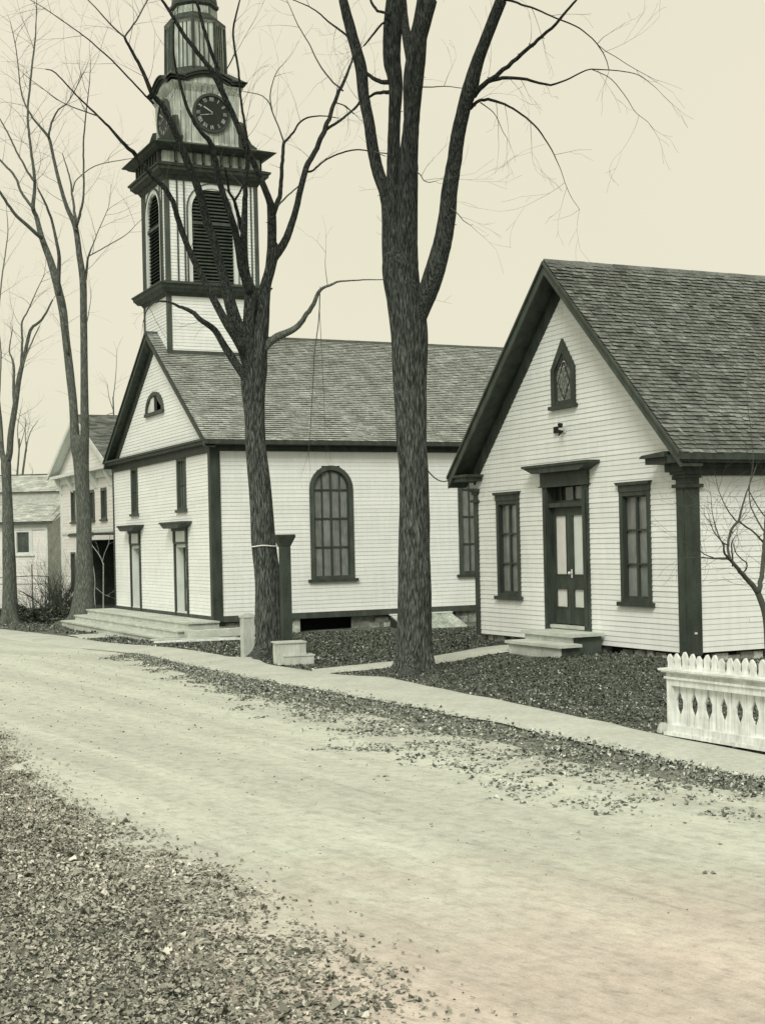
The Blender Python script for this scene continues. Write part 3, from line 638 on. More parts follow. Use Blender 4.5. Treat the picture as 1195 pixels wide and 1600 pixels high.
    # two front doors
    for (h0, h1) in ((2.20, 3.50), (7.12, 8.33)):
        d = MB()
        for (a, b) in ((h0, h0+.11), (h1-.11, h1)): hbox(d, FR, a, b, -.3, .05, .18, 2.58)
        hbox(d, FR, h0, h1, -.02, .06, 2.30, 2.36); hbox(d, FR, h0+.11, h1-.11, -.02, .02, 2.36, 2.68, 1, .6); hbox(d, FR, h0, h0+.12, -.02, .07, 2.36, 2.7); hbox(d, FR, h1-.12, h1, -.02, .07, 2.36, 2.7)
        hbox(d, FR, h0-.03, h1+.03, 0, .10, 2.68, 2.76); hprism(d, FR, [(h0-.05, 2.76), (h1+.05, 2.76), (h1+.40, 2.90), (h0-.40, 2.90)], 0, .34); hbox(d, FR, h0-.42, h1+.42, 0, .36, 2.90, 2.95)
        hbox(d, FR, h1-.13, h1-.11, -.32, -.0, .25, 2.3, 1, .5); hbox(d, FR, h0+.11, h1-.11, -.32, .02, .2, .3, 1, .4)
        hbox(d, FR, h0+.11, h1-.11, -.3, -.02, 2.2, 2.298, 1, .5)
        do = d.build('door_frame', ['trim', 'paletrim'], c, bevel=.005)
        D = MB(); a, b = h0+.11, h1-.13; mid = (a+b)/2
        for (p, q) in ((a, mid), (mid, b)):
            hbox(D, FR, p, p+.09, -.28, -.22, .3, 2.2); hbox(D, FR, q-.09, q, -.28, -.22, .3, 2.2)
            for (z0, z1) in ((.3, .5), (1.0, 1.2), (1.8, 1.9), (2.1, 2.2)): hbox(D, FR, p+.09, q-.09, -.28, -.223, z0, z1)
        leaf = D.build('door', 'trim2', c)
        G = MB(); G.face([FR(a+.05, -.25, .4), FR(b-.05, -.25, .4), FR(b-.05, -.25, 2.15), FR(a+.05, -.25, 2.15)], 0, .6); G.build('door_panel', 'blindg', leaf)
        K = MB(); K.tube([FR(mid+.05, -.22, 1.1), FR(mid+.05, -.17, 1.1), FR(mid+.05, -.14, 1.1)], [.012, .03, .012], 8); K.build('door_knob', 'metal', leaf)
    # ---- tower
    X0, X1, Y0_, Y1 = .08, 2.98, 3.88, 6.36; cx, cyt = (X0+X1)/2, (Y0_+Y1)/2; hx, hy = (X1-X0)/2, (Y1-Y0_)/2
    T = bpy.data.objects.new('tower', None); COL.objects.link(T); T.parent = c
    def faces4(): return (lambda h, o, z: (X0-o, cyt+h, z)), (lambda h, o, z: (cx+h, Y0_-o, z)), (lambda h, o, z: (X1+o, cyt-h, z)), (lambda h, o, z: (cx-h, Y1+o, z))
    ww_ = lambda W: hy if abs(W(1, 0, 0)[1]-W(0, 0, 0)[1]) > .5 else hx
    wl = MB()
    for W in faces4():
        clapboards(wl, W, 7.6, 9.95, lambda z: (-ww_(W), ww_(W)), .098, [], .014)
        clapboards(wl, W, 10.2, 13.45, lambda z: (-ww_(W), ww_(W)), .098, [arch_open(0., .66, 10.2, 12.45, 13.1)], .014)
    wl.build('tower_wall', 'siding', T)
    cb = MB()
    for (x, y) in ((X0, Y0_), (X1, Y0_), (X0, Y1), (X1, Y1)):
        sx = 1 if x == X0 else -1; sy = 1 if y == Y0_ else -1
        for (z0, z1, m) in ((7.4, 9.95, 0), (10.2, 13.45, 0)):
            cb.box(min(x-sx*.035, x+sx*.10), max(x-sx*.035, x+sx*.10), min(y-sy*.035, y+sy*.10), max(y-sy*.035, y+sy*.10), z0, z1, m, .5)
    for W in faces4():
        for h in (-ww_(W)+.34, -ww_(W)+.56, ww_(W)-.36, ww_(W)-.20):
            hbox(cb, W, h-.02, h+.02, 0, .045, 10.2, 13.45, 0)
        hbox(cb, W, -ww_(W)-.03, ww_(W)+.03, -.02, .05, 8.02, 8.14, 0)
    cb.build('tower_trim', 'trim2', T)
    def square_ring(mb, z0, z1, o0, o1, m=0, t=.5, hx_=hx, hy_=hy):       # flaring square moulding
        lo = [(cx-hx_-o0, cyt-hy_-o0, z0), (cx+hx_+o0, cyt-hy_-o0, z0), (cx+hx_+o0, cyt+hy_+o0, z0), (cx-hx_-o0, cyt+hy_+o0, z0)]
        hi = [(cx-hx_-o1, cyt-hy_-o1, z1), (cx+hx_+o1, cyt-hy_-o1, z1), (cx+hx_+o1, cyt+hy_+o1, z1), (cx-hx_-o1, cyt+hy_+o1, z1)]
        for k in range(4): mb.face([lo[k], lo[(k+1) % 4], hi[(k+1) % 4], hi[k]], m, t)
        mb.face(lo[::-1], m, t); mb.face(hi, m, t)
    cn = MB()
    for (z0, z1, a, b, t) in ((9.78, 9.88, .04, .10, .4), (9.88, 9.98, .18, .26, .7), (9.98, 10.10, .28, .31, .3), (10.10, 10.14, .34, .34, .9), (10.14, 10.24, .30, .05, .4)): square_ring(cn, z0, z1, a, b, 0, t)
    cn.build('belfry_sill_cornice', 'trim', T)
    cn = MB()
    for (z0, z1, a, b, t) in ((13.28, 13.42, .04, .12, .5), (13.42, 13.53, .18, .28, .3), (13.53, 13.64, .30, .32, .3), (13.64, 13.69, .36, .37, .9), (13.69, 13.78, .38, .16, .5)): square_ring(cn, z0, z1, a, b, 0, t)
    square_ring(cn, 13.78, 14.13, .10, .10, 1, .5)
    for k in range(4):
        for i in range(9):
            s_ = -1+2*(i+.5)/9; W = faces4()[k]; hbox(cn, W, s_*1.3-.035, s_*1.3+.035, .10, .22, 13.80, 14.12, 0, R.random())
    for (z0, z1, a, b, t) in ((14.13, 14.18, .24, .36, .4), (14.18, 14.25, .34, .44, .3), (14.25, 14.28, .49, .52, .8), (14.28, 14.56, .51, -.26, .5)): square_ring(cn, z0, z1, a, b, 0, t)
    cn.build('belfry_top_cornice', ['trim', 'greywood'], T)
    for W in faces4():
        lv = MB(); zs, r, hc = 12.45, .66, 0.
        for i in range(27):
            z = 10.26+i*.105; hw2 = r if z < zs else math.sqrt(max(0, r*r-(z-zs)**2))
            if hw2 > .08: lv.prism([(-.10, z+.07), (-.09, z+.085), (.0, z+.015), (-.01, z)], lambda o, zz: W(hc-hw2, o, zz), lambda o, zz: W(hc+hw2, o, zz), 0, R.uniform(.2, .9))
        n_ = 14; arc = lambda q, zz=zs: [(hc+q*math.cos(PI*k/n_), zz+q*math.sin(PI*k/n_)) for k in range(n_+1)]
        lv.face([W(hc-r, -.13, 10.2), W(hc+r, -.13, 10.2)]+[W(h, -.13, z) for h, z in arc(r)], 1)
        hbox(lv, W, hc-r, hc+r, -.02, .03, 12.0, 12.09, 3)
        lo = lv.build('louvre', ['trim2', 'black', 'paletrim', 'trim2'], T)
        tr = MB(); f0 = lambda h, z: W(h, -.06, z); f1 = lambda h, z: W(h, .05, z); f2 = lambda h, z: W(h, .075, z)
        tr.ring(arc(r+.13), arc(r), f0, f1, 0); tr.ring(arc(r+.16), arc(r+.13), f0, f2, 1)
        for s_ in (-1, 1):
            e_ = sorted([hc+s_*r, hc+s_*(r+.13)]); hbox(tr, W, e_[0], e_[1], -.06, .05, 10.24, zs, 0); e_ = sorted([hc+s_*(r+.13), hc+s_*(r+.16)]); hbox(tr, W, e_[0], e_[1], -.06, .075, 10.24, zs, 1)
        tr.build('arch_trim', ['paletrim', 'trim2'], T)
    # clock stage
    q = 1.03
    cs = MB()
    prof = [(14.40, q+.10), (14.60, q+.02), (15.4, q-.02), (16.1, q), (16.35, q+.12)]
    for fi, W_ in enumerate(((lambda h, o, z: (cx-o, cyt+h, z)), (lambda h, o, z: (cx+h, cyt-o, z)), (lambda h, o, z: (cx+o, cyt-h, z)), (lambda h, o, z: (cx-h, cyt+o, z)))):
        nb = 12
        for (za, oa), (zb_, ob) in zip(prof, prof[1:]):
            for i in range(nb):
                s0, s1 = -1+2*i/nb, -1+2*(i+1)/nb; rr = random.Random(i+31*fi); t = rr.uniform(.1, .9); dd = rr.uniform(0, .012)
                cs.face([W_(s0*oa, oa+dd, za), W_((s1-.012)*oa, oa+dd, za), W_((s1-.012)*ob, ob+dd, zb_), W_(s0*ob, ob+dd, zb_)], 0, t)
        # eyebrow cornice
        ks = 16; pts = []
        for k in range(ks+1):
            s = -1+2*k/ks; z = 16.36+(.26*math.cos(s*PI*.75) if abs(s) < .667 else .0)*(1 if abs(s) < .667 else 0); z = max(z, 16.36); pts.append((s, z))
        for k in range(ks):
            (s0, z0), (s1, z1) = pts[k], pts[k+1]
            for (o_, a_, b_, t) in ((.10, -.03, .05, .3), (.17, .05, .12, .7), (.22, .12, .155, .3)):
                oo = q+o_; cs.prism([(s0*oo, z0+a_), (s1*oo, z1+a_), (s1*oo, z1+b_), (s0*oo, z0+b_)], lambda h, z: W_(h, q-.3, z), lambda h, z: W_(h, oo, z), 1, t)
            cs.face([W_(s0*(q+.05), q+.055, 16.30), W_(s1*(q+.05), q+.055, 16.30), W_(s1*(q+.05), q+.055, z1), W_(s0*(q+.05), q+.055, z0)], 0, .6)
            cs.face([W_(s0*(q+.2), q+.2, z0+.15), W_(s1*(q+.2), q+.2, z1+.15), W_(s1*.8, .8, 16.85), W_(s0*.8, .8, 16.85)], 1, .5)
        for s_ in (-1, 1):                                              # scroll consoles at the corners
            pr = [(0, 14.42), (.55, 14.44), (.60, 14.55), (.42, 14.66), (.30, 14.85), (.20, 15.15), (.14, 15.30), (0, 15.32)]
            cs.prism(pr, lambda o, z: W_(s_*(q-.06), q-.04+o, z), lambda o, z: W_(s_*(q+.03), q-.04+o, z), 1, .5)
    cs.build('clock_stage', ['greywood', 'trim'], T)
    for W_ in ((lambda h, o, z: (cx+h, cyt-q-o, z)), (lambda h, o, z: (cx-q-o, cyt-h, z))):
        ck = MB(); zc, r = 15.48, .575; hc = .12 if W_(0, 0, 0)[1] < cyt-.5 else 0.
        n_ = 36; cir = lambda rr: [(hc+rr*math.cos(2*PI*k/n_), zc+rr*math.sin(2*PI*k/n_)) for k in range(n_)]
        ck.prism(cir(r-.02), lambda h, z: W_(h, .0, z), lambda h, z: W_(h, .05, z), 0, .5)
        ck.ring(cir(r+.03), cir(r-.05), lambda h, z: W_(h, .0, z), lambda h, z: W_(h, .085, z), 1, .5, True)
        def stroke(x0, z0, x1, z1, wd, o=.056, m=2):
            L_ = math.hypot(x1-x0, z1-z0); nx, nz = -(z1-z0)/L_*wd/2, (x1-x0)/L_*wd/2
            ck.prism([(hc+x0+nx, zc+z0+nz), (hc+x1+nx, zc+z1+nz), (hc+x1-nx, zc+z1-nz), (hc+x0-nx, zc+z0-nz)], lambda h, z: W_(h, o-.005, z), lambda h, z: W_(h, o, z), m, .5)
        NUM = {1: 'I', 2: 'II', 3: 'III', 4: 'IIII', 5: 'V', 6: 'VI', 7: 'VII', 8: 'VIII', 9: 'IX', 10: 'X', 11: 'XI', 12: 'XII'}
        for k, s_ in NUM.items():
            an = PI/2-2*PI*k/12; wd = {'I': .035, 'V': .075, 'X': .075}; tot = sum(wd[ch] for ch in s_); x = -tot/2
            ur = (math.cos(an), math.sin(an)); ut = (math.sin(an), -math.cos(an))
            def pt(a, rr): return (ur[0]*rr+ut[0]*a, ur[1]*rr+ut[1]*a)
            for ch in s_:
                ww = wd[ch]; xa, xb = x+.008, x+ww-.008; r0, r1 = .37, .49
                if ch == 'I': p0, p1 = pt((xa+xb)/2, r0), pt((xa+xb)/2, r1); stroke(*p0, *p1, .020)
                elif ch == 'V':
                    stroke(*pt(xa, r1), *pt((xa+xb)/2, r0), .020); stroke(*pt(xb, r1), *pt((xa+xb)/2, r0), .014, .0565)
                else: stroke(*pt(xa, r1), *pt(xb, r0), .020); stroke(*pt(xa, r0), *pt(xb, r1), .014, .0565)
                x += ww
        stroke(.03, -.02, -.37, -.09, .024, .066); stroke(.02, .02, -.26, .18, .04, .072)
        ck.build('clock', ['dial', 'trim', 'numeral'], T)
    # lantern, neck and spire
    def octo(r, z): return [(cx+r*math.cos(PI/8+PI/4*k), cyt+r*math.sin(PI/8+PI/4*k), z) for k in range(8)]
    ln = MB()
    prof = [(16.75, 1.0, 1), (16.92, .96, 1), (16.98, .90, 0), (18.35, .88, 0), (18.42, .96, 1), (18.50, .96, 1), (18.56, .84, 1), (18.72, .70, 0), (18.95, .68, 1), (19.02, .76, 1), (19.10, .76, 1), (19.16, .68, 1)]
    for (z0, r0, m), (z1, r1, _) in zip(prof, prof[1:]):
        a, b = octo(r0, z0), octo(r1, z1)
        for k in range(8):
            j = (k+1) % 8; nb = 5 if m == 0 else 1
            for i in range(nb):
                L_ = lambda p, q_, s: tuple(p[t]+(q_[t]-p[t])*s for t in range(3))
                ln.face([L_(a[k], a[j], i/nb), L_(a[k], a[j], (i+1)/nb), L_(b[k], b[j], (i+1)/nb), L_(b[k], b[j], i/nb)], m, R.uniform(.1, .9))
    ln.face(octo(1.02, 16.75)[::-1], 1)
    for k in range(8):
        A, B = octo(.94, 16.9)[k], octo(.91, 18.4)[k]; ln.tube([A, B], [.05, .05], 6, 1)
        for s in (.3, .5, .7):
            a, b = octo(.925, 16.98), octo(.90, 18.35); j = (k+1) % 8
            ln.tube([tuple(a[k][t]*(1-s)+a[j][t]*s for t in range(3)), tuple(b[k][t]*(1-s)+b[j][t]*s for t in range(3))], [.018, .018], 4, 1)
        A, B = octo(.68, 18.7)[k], octo(.66, 19.1)[k]; ln.tube([A, B], [.03, .03], 5, 1)
    ln.build('lantern', ['greywood', 'trim'], T)
    sp = MB(); zt = 26.5; N_ = 24
    for i in range(N_):
        z0 = 19.16+(zt-19.16)*i/N_; z1 = 19.16+(zt-19.16)*(i+1)/N_; r0 = .66*(1-i/N_)+.04; r1 = .66*(1-(i+1)/N_)+.04
        a, b = octo(r0+.015, z0), octo(r1, z1)
        for k in range(8): sp.face([a[k], a[(k+1) % 8], b[(k+1) % 8], b[k]], 0, R.random())
    sp.tube([(cx, cyt, zt-.1), (cx, cyt, zt+.9)], [.03, .01], 6, 0)
    sp.build('spire', 'trim2', T)
church()
# wooden steps across the church front, z levels going down towards the path
st = empty('church_steps', tuple(Q), TH, 'long pale plank steps running along the front of the church below its two doors', 'steps')
mb = MB()
for i in range(6): mb.box(-.98+.155*i, -.98+.155*i+.150, -.60, 10.6, .125, .17, 0)
mb.box(-.93, -.90, -.55, 10.6, -.05, .125, 1, .6); mb.box(-.90, -.06, -.55, -.52, -.45, .125, 1, .35); mb.build('landing', ['deck', 'deck'], st, bevel=.005)
for (x0, x1, y0, zt) in ((-1.40, -.935, -1.05, -.005), (-1.85, -1.36, -.95, -.175)):
    mb = MB()
    for k in range(3): mb.box(x0+(x1-x0)/3*k, x0+(x1-x0)/3*(k+1)-.006, y0, 10.6, zt-.045, zt, 0)
    mb.box(x0+.04, x0+.07, y0+.05, 10.6, zt-.26, zt-.045, 1, .5); mb.box(x0+.07, x1, y0+.05, y0+.08, zt-.26, zt-.045, 1, .3)
    mb.build('tread', ['deck', 'deck'], st, bevel=.005)
def plank(name, p0, p1, wd, th, label, m='fence', cat='plank'):
    p0 = np.array(p0, float); p1 = np.array(p1, float); L_ = np.linalg.norm(p1-p0); o = empty(name, tuple(p0), math.atan2(p1[1]-p0[1], p1[0]-p0[0])) if False else None
    mb = MB(); n = 6
    for i in range(n): mb.box(L_*i/n, L_*(i+1)/n, -wd/2+.004*math.sin(i*2), wd/2, 0, th, 0, .5)
    o = mb.build(name, m); o.location = p0; o.rotation_euler = (0, -math.asin((p1[2]-p0[2])/L_), math.atan2(p1[1]-p0[1], p1[0]-p0[0]))
    return tag(o, label, cat)
def loc(b, a, z, O=Q): p = O+dB*b+dA*a; return (p[0], p[1], z)
bm_ = plank('timber_beam', loc(-1.24, -1.32, -.20), loc(1.5, -1.42, -.16), .34, .19, 'thick pale timber lying beside the right end of the church steps', 'deck', 'timber')
plank('board', (-6.15, 37.2, -.235), (-3.85, 36.6, -.19), .20, .035, 'weathered board with a dark edge on the ground, nearest the church steps', 'deck')
plank('board', (-5.80, 35.5, -.19), (-3.15, 35.45, -.14), .16, .045, 'long narrow whitish board lying on the grass behind the short pale post', 'fence')
# cellar bulkhead against the church side
bk = empty('cellar_bulkhead', loc(5.35, 0, 0), TH, 'sloping grey cellar bulkhead against the church side wall, next to the chapel corner', 'bulkhead')
pr = [(-.02, -.5), (-1.12, -.5), (-1.12, -.30), (-.02, .09)]
m1 = MB(); m1.prism(pr, lambda y, z: (0, y, z), lambda y, z: (.08, y, z), 1, .1); m1.build('cheek', ['stone', 'trim'], bk)
m1 = MB(); m1.prism(pr, lambda y, z: (1.9, y, z), lambda y, z: (1.98, y, z), 1, .1); m1.build('cheek', ['stone', 'trim'], bk)
m1 = MB()
for i in range(5):
    m1.prism([(-.02, .05), (-1.14, -.34), (-1.14, -.29), (-.02, .095)], lambda y, z: (.0+.4*i, y, z), lambda y, z: (.394+.4*i, y, z), 0, R.random())
m1.build('door', 'greywood', bk); m1 = MB(); m1.box(-.03, 2.03, -.12, -.03, .075, .115, 0, .9); m1.build('header', 'paletrim', bk)

# ================================================================ HOUSE behind, at left
def house():
    O = Q+dB*1.2; c = empty('house', tuple(O), TH, 'cream two-storey gabled house with bracketed eaves, behind the church at left', 'house')
    y0, y1, L = 14.6, 23.5, 11.; FR = FRONT(); SI = SIDE(y0); cy = 19.35; hw = 4.75; zr, ze = 7.62, 5.50; sl = (zr-ze)/hw; zb = -.3
    mb = MB()
    ops = [rect_open(15.85, 16.7, 3.35, 4.5), rect_open(17.7, 18.5, 3.35, 4.5), rect_open(20.95, 21.65, 3.35, 4.6), rect_open(21.1, 21.9, .55, 2.05), rect_open(14.6, 18.4, -.3, 2.75)]
    clapboards(mb, FR, zb, 5.15, lambda z: (y0, y1), .14, ops, .012)
    clapboards(mb, FR, 5.3, zr-.2, lambda z: (cy-(zr-.2-z)/sl, cy+(zr-.2-z)/sl), .14, [], .012)
    mb.face([(0, y0, zb), (L, y0, zb), (L, y0, 5.3), (0, y0, 5.3)]); mb.face([(0, y1, zb), (L, y1, zb), (L, y1, 5.3), (0, y1, 5.3)]); mb.face([(L, y0, zb), (L, y1, zb), (L, y1, 5.3), (L, cy, zr-.2), (L, y0, 5.3)])
    mb.face([(.12, y0, 2.9), (.12, y1, 2.9), (.12, y1, 5.3), (.12, y0, 5.3)], 1)
    mb.build('wall', ['cream', 'black'], c)
    rm = MB()
    for s in (-1, 1): rm.prism([(cy+s*(hw+.15), ze-.06), (cy, zr), (cy, zr-.14), (cy+s*(hw+.15), ze-.2)], lambda y, z: (-.35, y, z), lambda y, z: (L+.3, y, z), 1, .5)
    n = math.hypot(hw+.15, zr-ze+.06)
    shingle_slope(rm, (-.38, cy-hw-.2, ze-.06), (1, 0, 0), np.array([0, hw+.15, zr-ze+.06])/n, L+.6, n, .3, .16, .02)
    rm.face([(-.38, cy+hw+.17, ze-.04), (L+.3, cy+hw+.17, ze-.04), (L+.3, cy, zr+.02), (-.38, cy, zr+.02)], 0, .4)
    rm.build('roof', ['shingle', 'paletrim'], c)
    e = MB()
    for s in (-1, 1): e.prism([(cy+s*(hw+.17), ze-.07), (cy, zr-.01), (cy, zr-.2), (cy+s*(hw+.17), ze-.26)], lambda y, z: (-.42, y, z), lambda y, z: (-.36, y, z), 0, .7)
    e.box(-.40, .0, y0-.3, y1+.35, 5.22, 5.34, 0); e.box(-.10, .0, y0, y1, 4.95, 5.22, 0); e.box(-.05, .0, y0, y1, 2.85, 2.98, 0); e.box(-.06, .0, y1-.2, y1, zb, 4.95, 0)
    e.build('cornice', 'paletrim', c)
    for y in (15.05, 17.15, 17.4, 19.4, 21.2, 23.2):
        b = MB(); b.prism([(0, 4.55), (-.08, 4.6), (-.30, 5.1), (-.34, 5.22), (0, 5.22)], lambda x, z: (x, y, z), lambda x, z: (x, y+.12, z), 0, .3); b.build('bracket', 'paletrim', c)
    for (a, b, z0, z1) in ((15.85, 16.70, 3.35, 4.55), (17.75, 18.5, 3.35, 4.55), (20.9, 21.65, 3.35, 4.65), (21.1, 21.9, .55, 2.1)): sash_window(c, FR, a, b, z0, z1, 2, 1, .10, cornice=False, trim='trim2', pane='darkpane')
    # porch recess
    p = MB(); p.box(-.9, .0, y0, 18.6, 2.72, 2.80, 0); p.box(-.85, .0, y0, 18.55, 2.55, 2.72, 1)
    for k in range(30): p.box(-.88, -.86, y0+k*.13, y0+k*.13+.12, 2.80, 2.84, 0)
    p.build('porch_roof', ['trim', 'cream'], c)
    p = MB(); p.box(2.0, 2.1, y0, 18.5, -.4, 2.8); p.box(0, 2.1, 18.4, 18.5, -.4, 2.8); p.box(0.05, 2.1, y0, 18.5, 2.75, 2.8); p.box(0.0, 2.1, y0, 18.4, -.4, .0); p.build('porch_recess', 'trim', c)
house()

# barn and low sheds further left
def barn():
    o = at(77, 950, 66)[:2]; g0 = -.47
    c = empty('barn', (o[0], o[1], g0), math.radians(-3), 'pale low barn with one small dark window, at the far left edge', 'barn')
    sc = 66/2205.; W_ = lambda h, o, z: (h, -o, z)
    hgt = (953-817)*sc; Lx = 9
    mb = MB(); clapboards(mb, W_, 0, hgt, lambda z: (-Lx, 0), .15, [rect_open(-1.45, -.85, 2.6, 3.55)], .012)
    mb.face([(0, 0, 0), (.55, 4, 0), (.55, 4, hgt+1.0), (.22, 1.8, hgt+.9), (0, 0, hgt)], 2, .5); mb.face([(-Lx, 0, 0), (-Lx, 5, 0), (-Lx, 5, hgt), (-Lx, 0, hgt)]); mb.face([(-Lx, .12, 0), (0, .12, 0), (0, .12, hgt), (-Lx, .12, hgt)], 1)
    mb.build('wall', ['cream', 'black', 'granite'], c)
    rf = MB(); n = math.hypot(3.2, 1.1)
    shingle_slope(rf, (-Lx, -.25, hgt-.05), (1, 0, 0), np.array([.0, 3.2, 1.1])/n, Lx+.35, n, .3, .18, .02)
    rf.face([(-Lx, -.25, hgt-.09), (.35, -.25, hgt-.09), (.75, 2.95, hgt+1.0), (-Lx, 2.95, hgt+1.0)], 0, .3); rf.face([(-Lx, 2.95, hgt+1.02), (.6, 2.95, hgt+1.02), (.6, 6, hgt), (-Lx, 6, hgt)], 0, .3)
    rf.build('roof', 'palerroof', c)
    e = MB(); e.box(-Lx, .3, -.3, -.22, hgt-.16, hgt-.05); e.box(-Lx, .02, -.06, -.02, hgt-.42, hgt-.16, 1); e.box(-.08, .02, -.05, 0, 0, hgt-.42, 1); e.build('eaves_board', ['trim2', 'paletrim'], c)
    sash_window(c, W_, -1.62, -.70, 2.5, 3.68, 1, 1, .16, cornice=False, trim='paletrim', pane='darkpane')
    c2o = at(100, 950, 84)[:2]; c2 = empty('shed', (c2o[0], c2o[1], -.5), math.radians(-3), 'long low building with a pale roof rising behind the barn', 'shed')
    sc = 84/2205.; h0, h1 = (955-792)*sc, (955-762)*sc
    m2 = MB(); m2.box(-11, 0, 0, 5, 0, h0, 0, .5); m2.build('wall', 'granite', c2)
    m2 = MB(); n = math.hypot(3, h1-h0); shingle_slope(m2, (-11, -.2, h0), (1, 0, 0), np.array([0, 3, h1-h0])/n, 11.2, n, .35, .2, .02); m2.face([(-11, -.2, h0), (.2, -.2, h0), (.2, 2.8, h1), (-11, 2.8, h1)]); m2.face([(-11, 2.8, h1), (.2, 2.8, h1), (.2, 5.6, h0), (-11, 5.6, h0)])
    m2.face([(0.01, 0, h0), (0.01, 2.8, h1), (0.01, 5.4, h0)])
    m2.box(-11, .2, 2.74, 2.84, h1-.02, h1+.06, 1); m2.build('roof', ['palerroof', 'trim2'], c2)
barn()

# ================================================================ SMALL THINGS NEAR THE WALK
def small():
    # short post
    p = at(387, 1028, 27.6); z0 = float(gz(p[0], p[1]))
    c = empty('short_post', (p[0], p[1], z0), TH-.12, 'short pale weathered square post with a rounded cap, left of the leaning tree', 'post')
    w2 = .11; mb = MB(); mb.box(-w2, w2, -w2, w2, -.1, .80, 0, .5); mb.build('post_shaft', 'granite', c, bevel=.012)
    mb = MB()
    mb.box(-w2-.012, -w2+.03, -w2-.013, -w2, .0, .80, 0, .8); mb.box(w2-.03, w2+.012, -w2-.013, -w2, .0, .80, 0, .8); mb.box(-w2-.02, w2+.02, -w2-.02, w2+.02, .80, .845, 0, .7)
    mb.prism([(-w2-.02, .845), (w2+.02, .845), (w2-.02, .875), (.03, .89), (-.05, .888), (-w2+.02, .872)], lambda x, z: (x, -w2-.02, z), lambda x, z: (x, w2+.02, z), 0, .7)
    mb.build('post_cap', 'granite', c, bevel=.008)
    # tall box post
    p = at(448, 1012, 26.6); z0 = float(gz(p[0], p[1])); s = 26.6/2205.
    c = empty('tall_post', (p[0], p[1], z0), TH-.1, 'tall dark square wooden post with a flared trough top, behind the mounting block', 'post')
    hgt = H-z0-(852-852.)*s+(851-851)*s+(851.5-851)*s; hgt = (851.3-835)*s+H-z0
    w2 = 8.3*s/1.15
    mb = MB(); mb.box(-w2, w2, -w2, w2, 0, hgt-.20, 0, .5); mb.box(-w2-.008, -w2+.02, -w2-.008, -w2+.02, 0, hgt-.22, 0, .9); mb.box(w2-.02, w2+.008, -w2-.008, -w2+.02, 0, hgt-.22, 0, .9); mb.build('post_shaft', 'trim', c, bevel=.006)
    mb = MB()
    lo = [(-w2-.01, -w2-.01, hgt-.22), (w2+.01, -w2-.01, hgt-.22), (w2+.01, w2+.01, hgt-.22), (-w2-.01, w2+.01, hgt-.22)]; k = 1.85; hi = [(x*k, y*k, hgt-.03) for x, y, _ in lo]
    for i in range(4): mb.face([lo[i], lo[(i+1) % 4], hi[(i+1) % 4], hi[i]], 0, .4)
    mb.box(-w2*1.95, w2*1.95, -w2*1.95, w2*1.95, hgt-.03, hgt, 0, .3); mb.face(lo, 0)
    mb.build('flared_top', 'trim', c)
    # mounting block
    p = at(449, 1040, 25.7); z0 = float(gz(p[0], p[1]))
    c = empty('mounting_block', (p[0]-.06, p[1]+.1, z0), TH-.12, 'two-tier whitish wooden mounting block by the sidewalk at the foot of the tall dark post', 'mounting block')
    mb = MB(); mb.box(0, .56, -.02, .40, -.05, .155, 0, .5); mb.box(-.01, .58, -.035, .42, .155, .175, 0, .8); mb.build('lower_tier', 'granite', c, bevel=.006)
    mb = MB(); mb.box(-.10, .42, .04, .42, .0, .395, 0, .6); mb.box(-.13, .44, .015, .44, .395, .42, 0, .8); mb.box(-.105, -.07, .032, .045, .18, .395, 0, .2); mb.box(.385, .425, .032, .045, .18, .395, 0, .3); mb.build('upper_tier', 'granite', c, bevel=.006)
    # rope from the tree to the post
    mb = MB(); Yt = 27.2; cz = at(415, 853, Yt)[2]; ctr = at(413, 853, Yt)
    pts = [(ctr[0]+.245*math.cos(a), ctr[1]+.245*math.sin(a), cz+.01*math.sin(3*a)) for a in np.linspace(0, 2*PI, 29)]
    mb.tube(pts, [.014]*29, 6); q = at(440.5, 852.5, 26.65); mb.tube([(ctr[0]+.24, ctr[1]-.05, cz), ((ctr[0]+.24+q[0])/2, (ctr[1]+q[1])/2-.02, cz-.02), tuple(q)], [.013]*3, 6)
    tag(mb.build('rope', 'rope', smooth=True), 'pale rope tied round the leaning tree trunk and onto the tall dark post', 'rope')
    # cable from the chapel eave to the big tree
    a, b = np.array(at(668, 735, 23.2)), np.array(at(705, 747, 28.6)); mb = MB()
    pts = [a*(1-t)+b*t+np.array([0, 0, -.12*4*t*(1-t)]) for t in np.linspace(0, 1, 9)]; mb.tube(pts, [.011]*9, 5)
    tag(mb.build('cable', 'twig', smooth=True), 'thin slack cable from the big tree trunk to the left eave of the chapel', 'cable')
small()

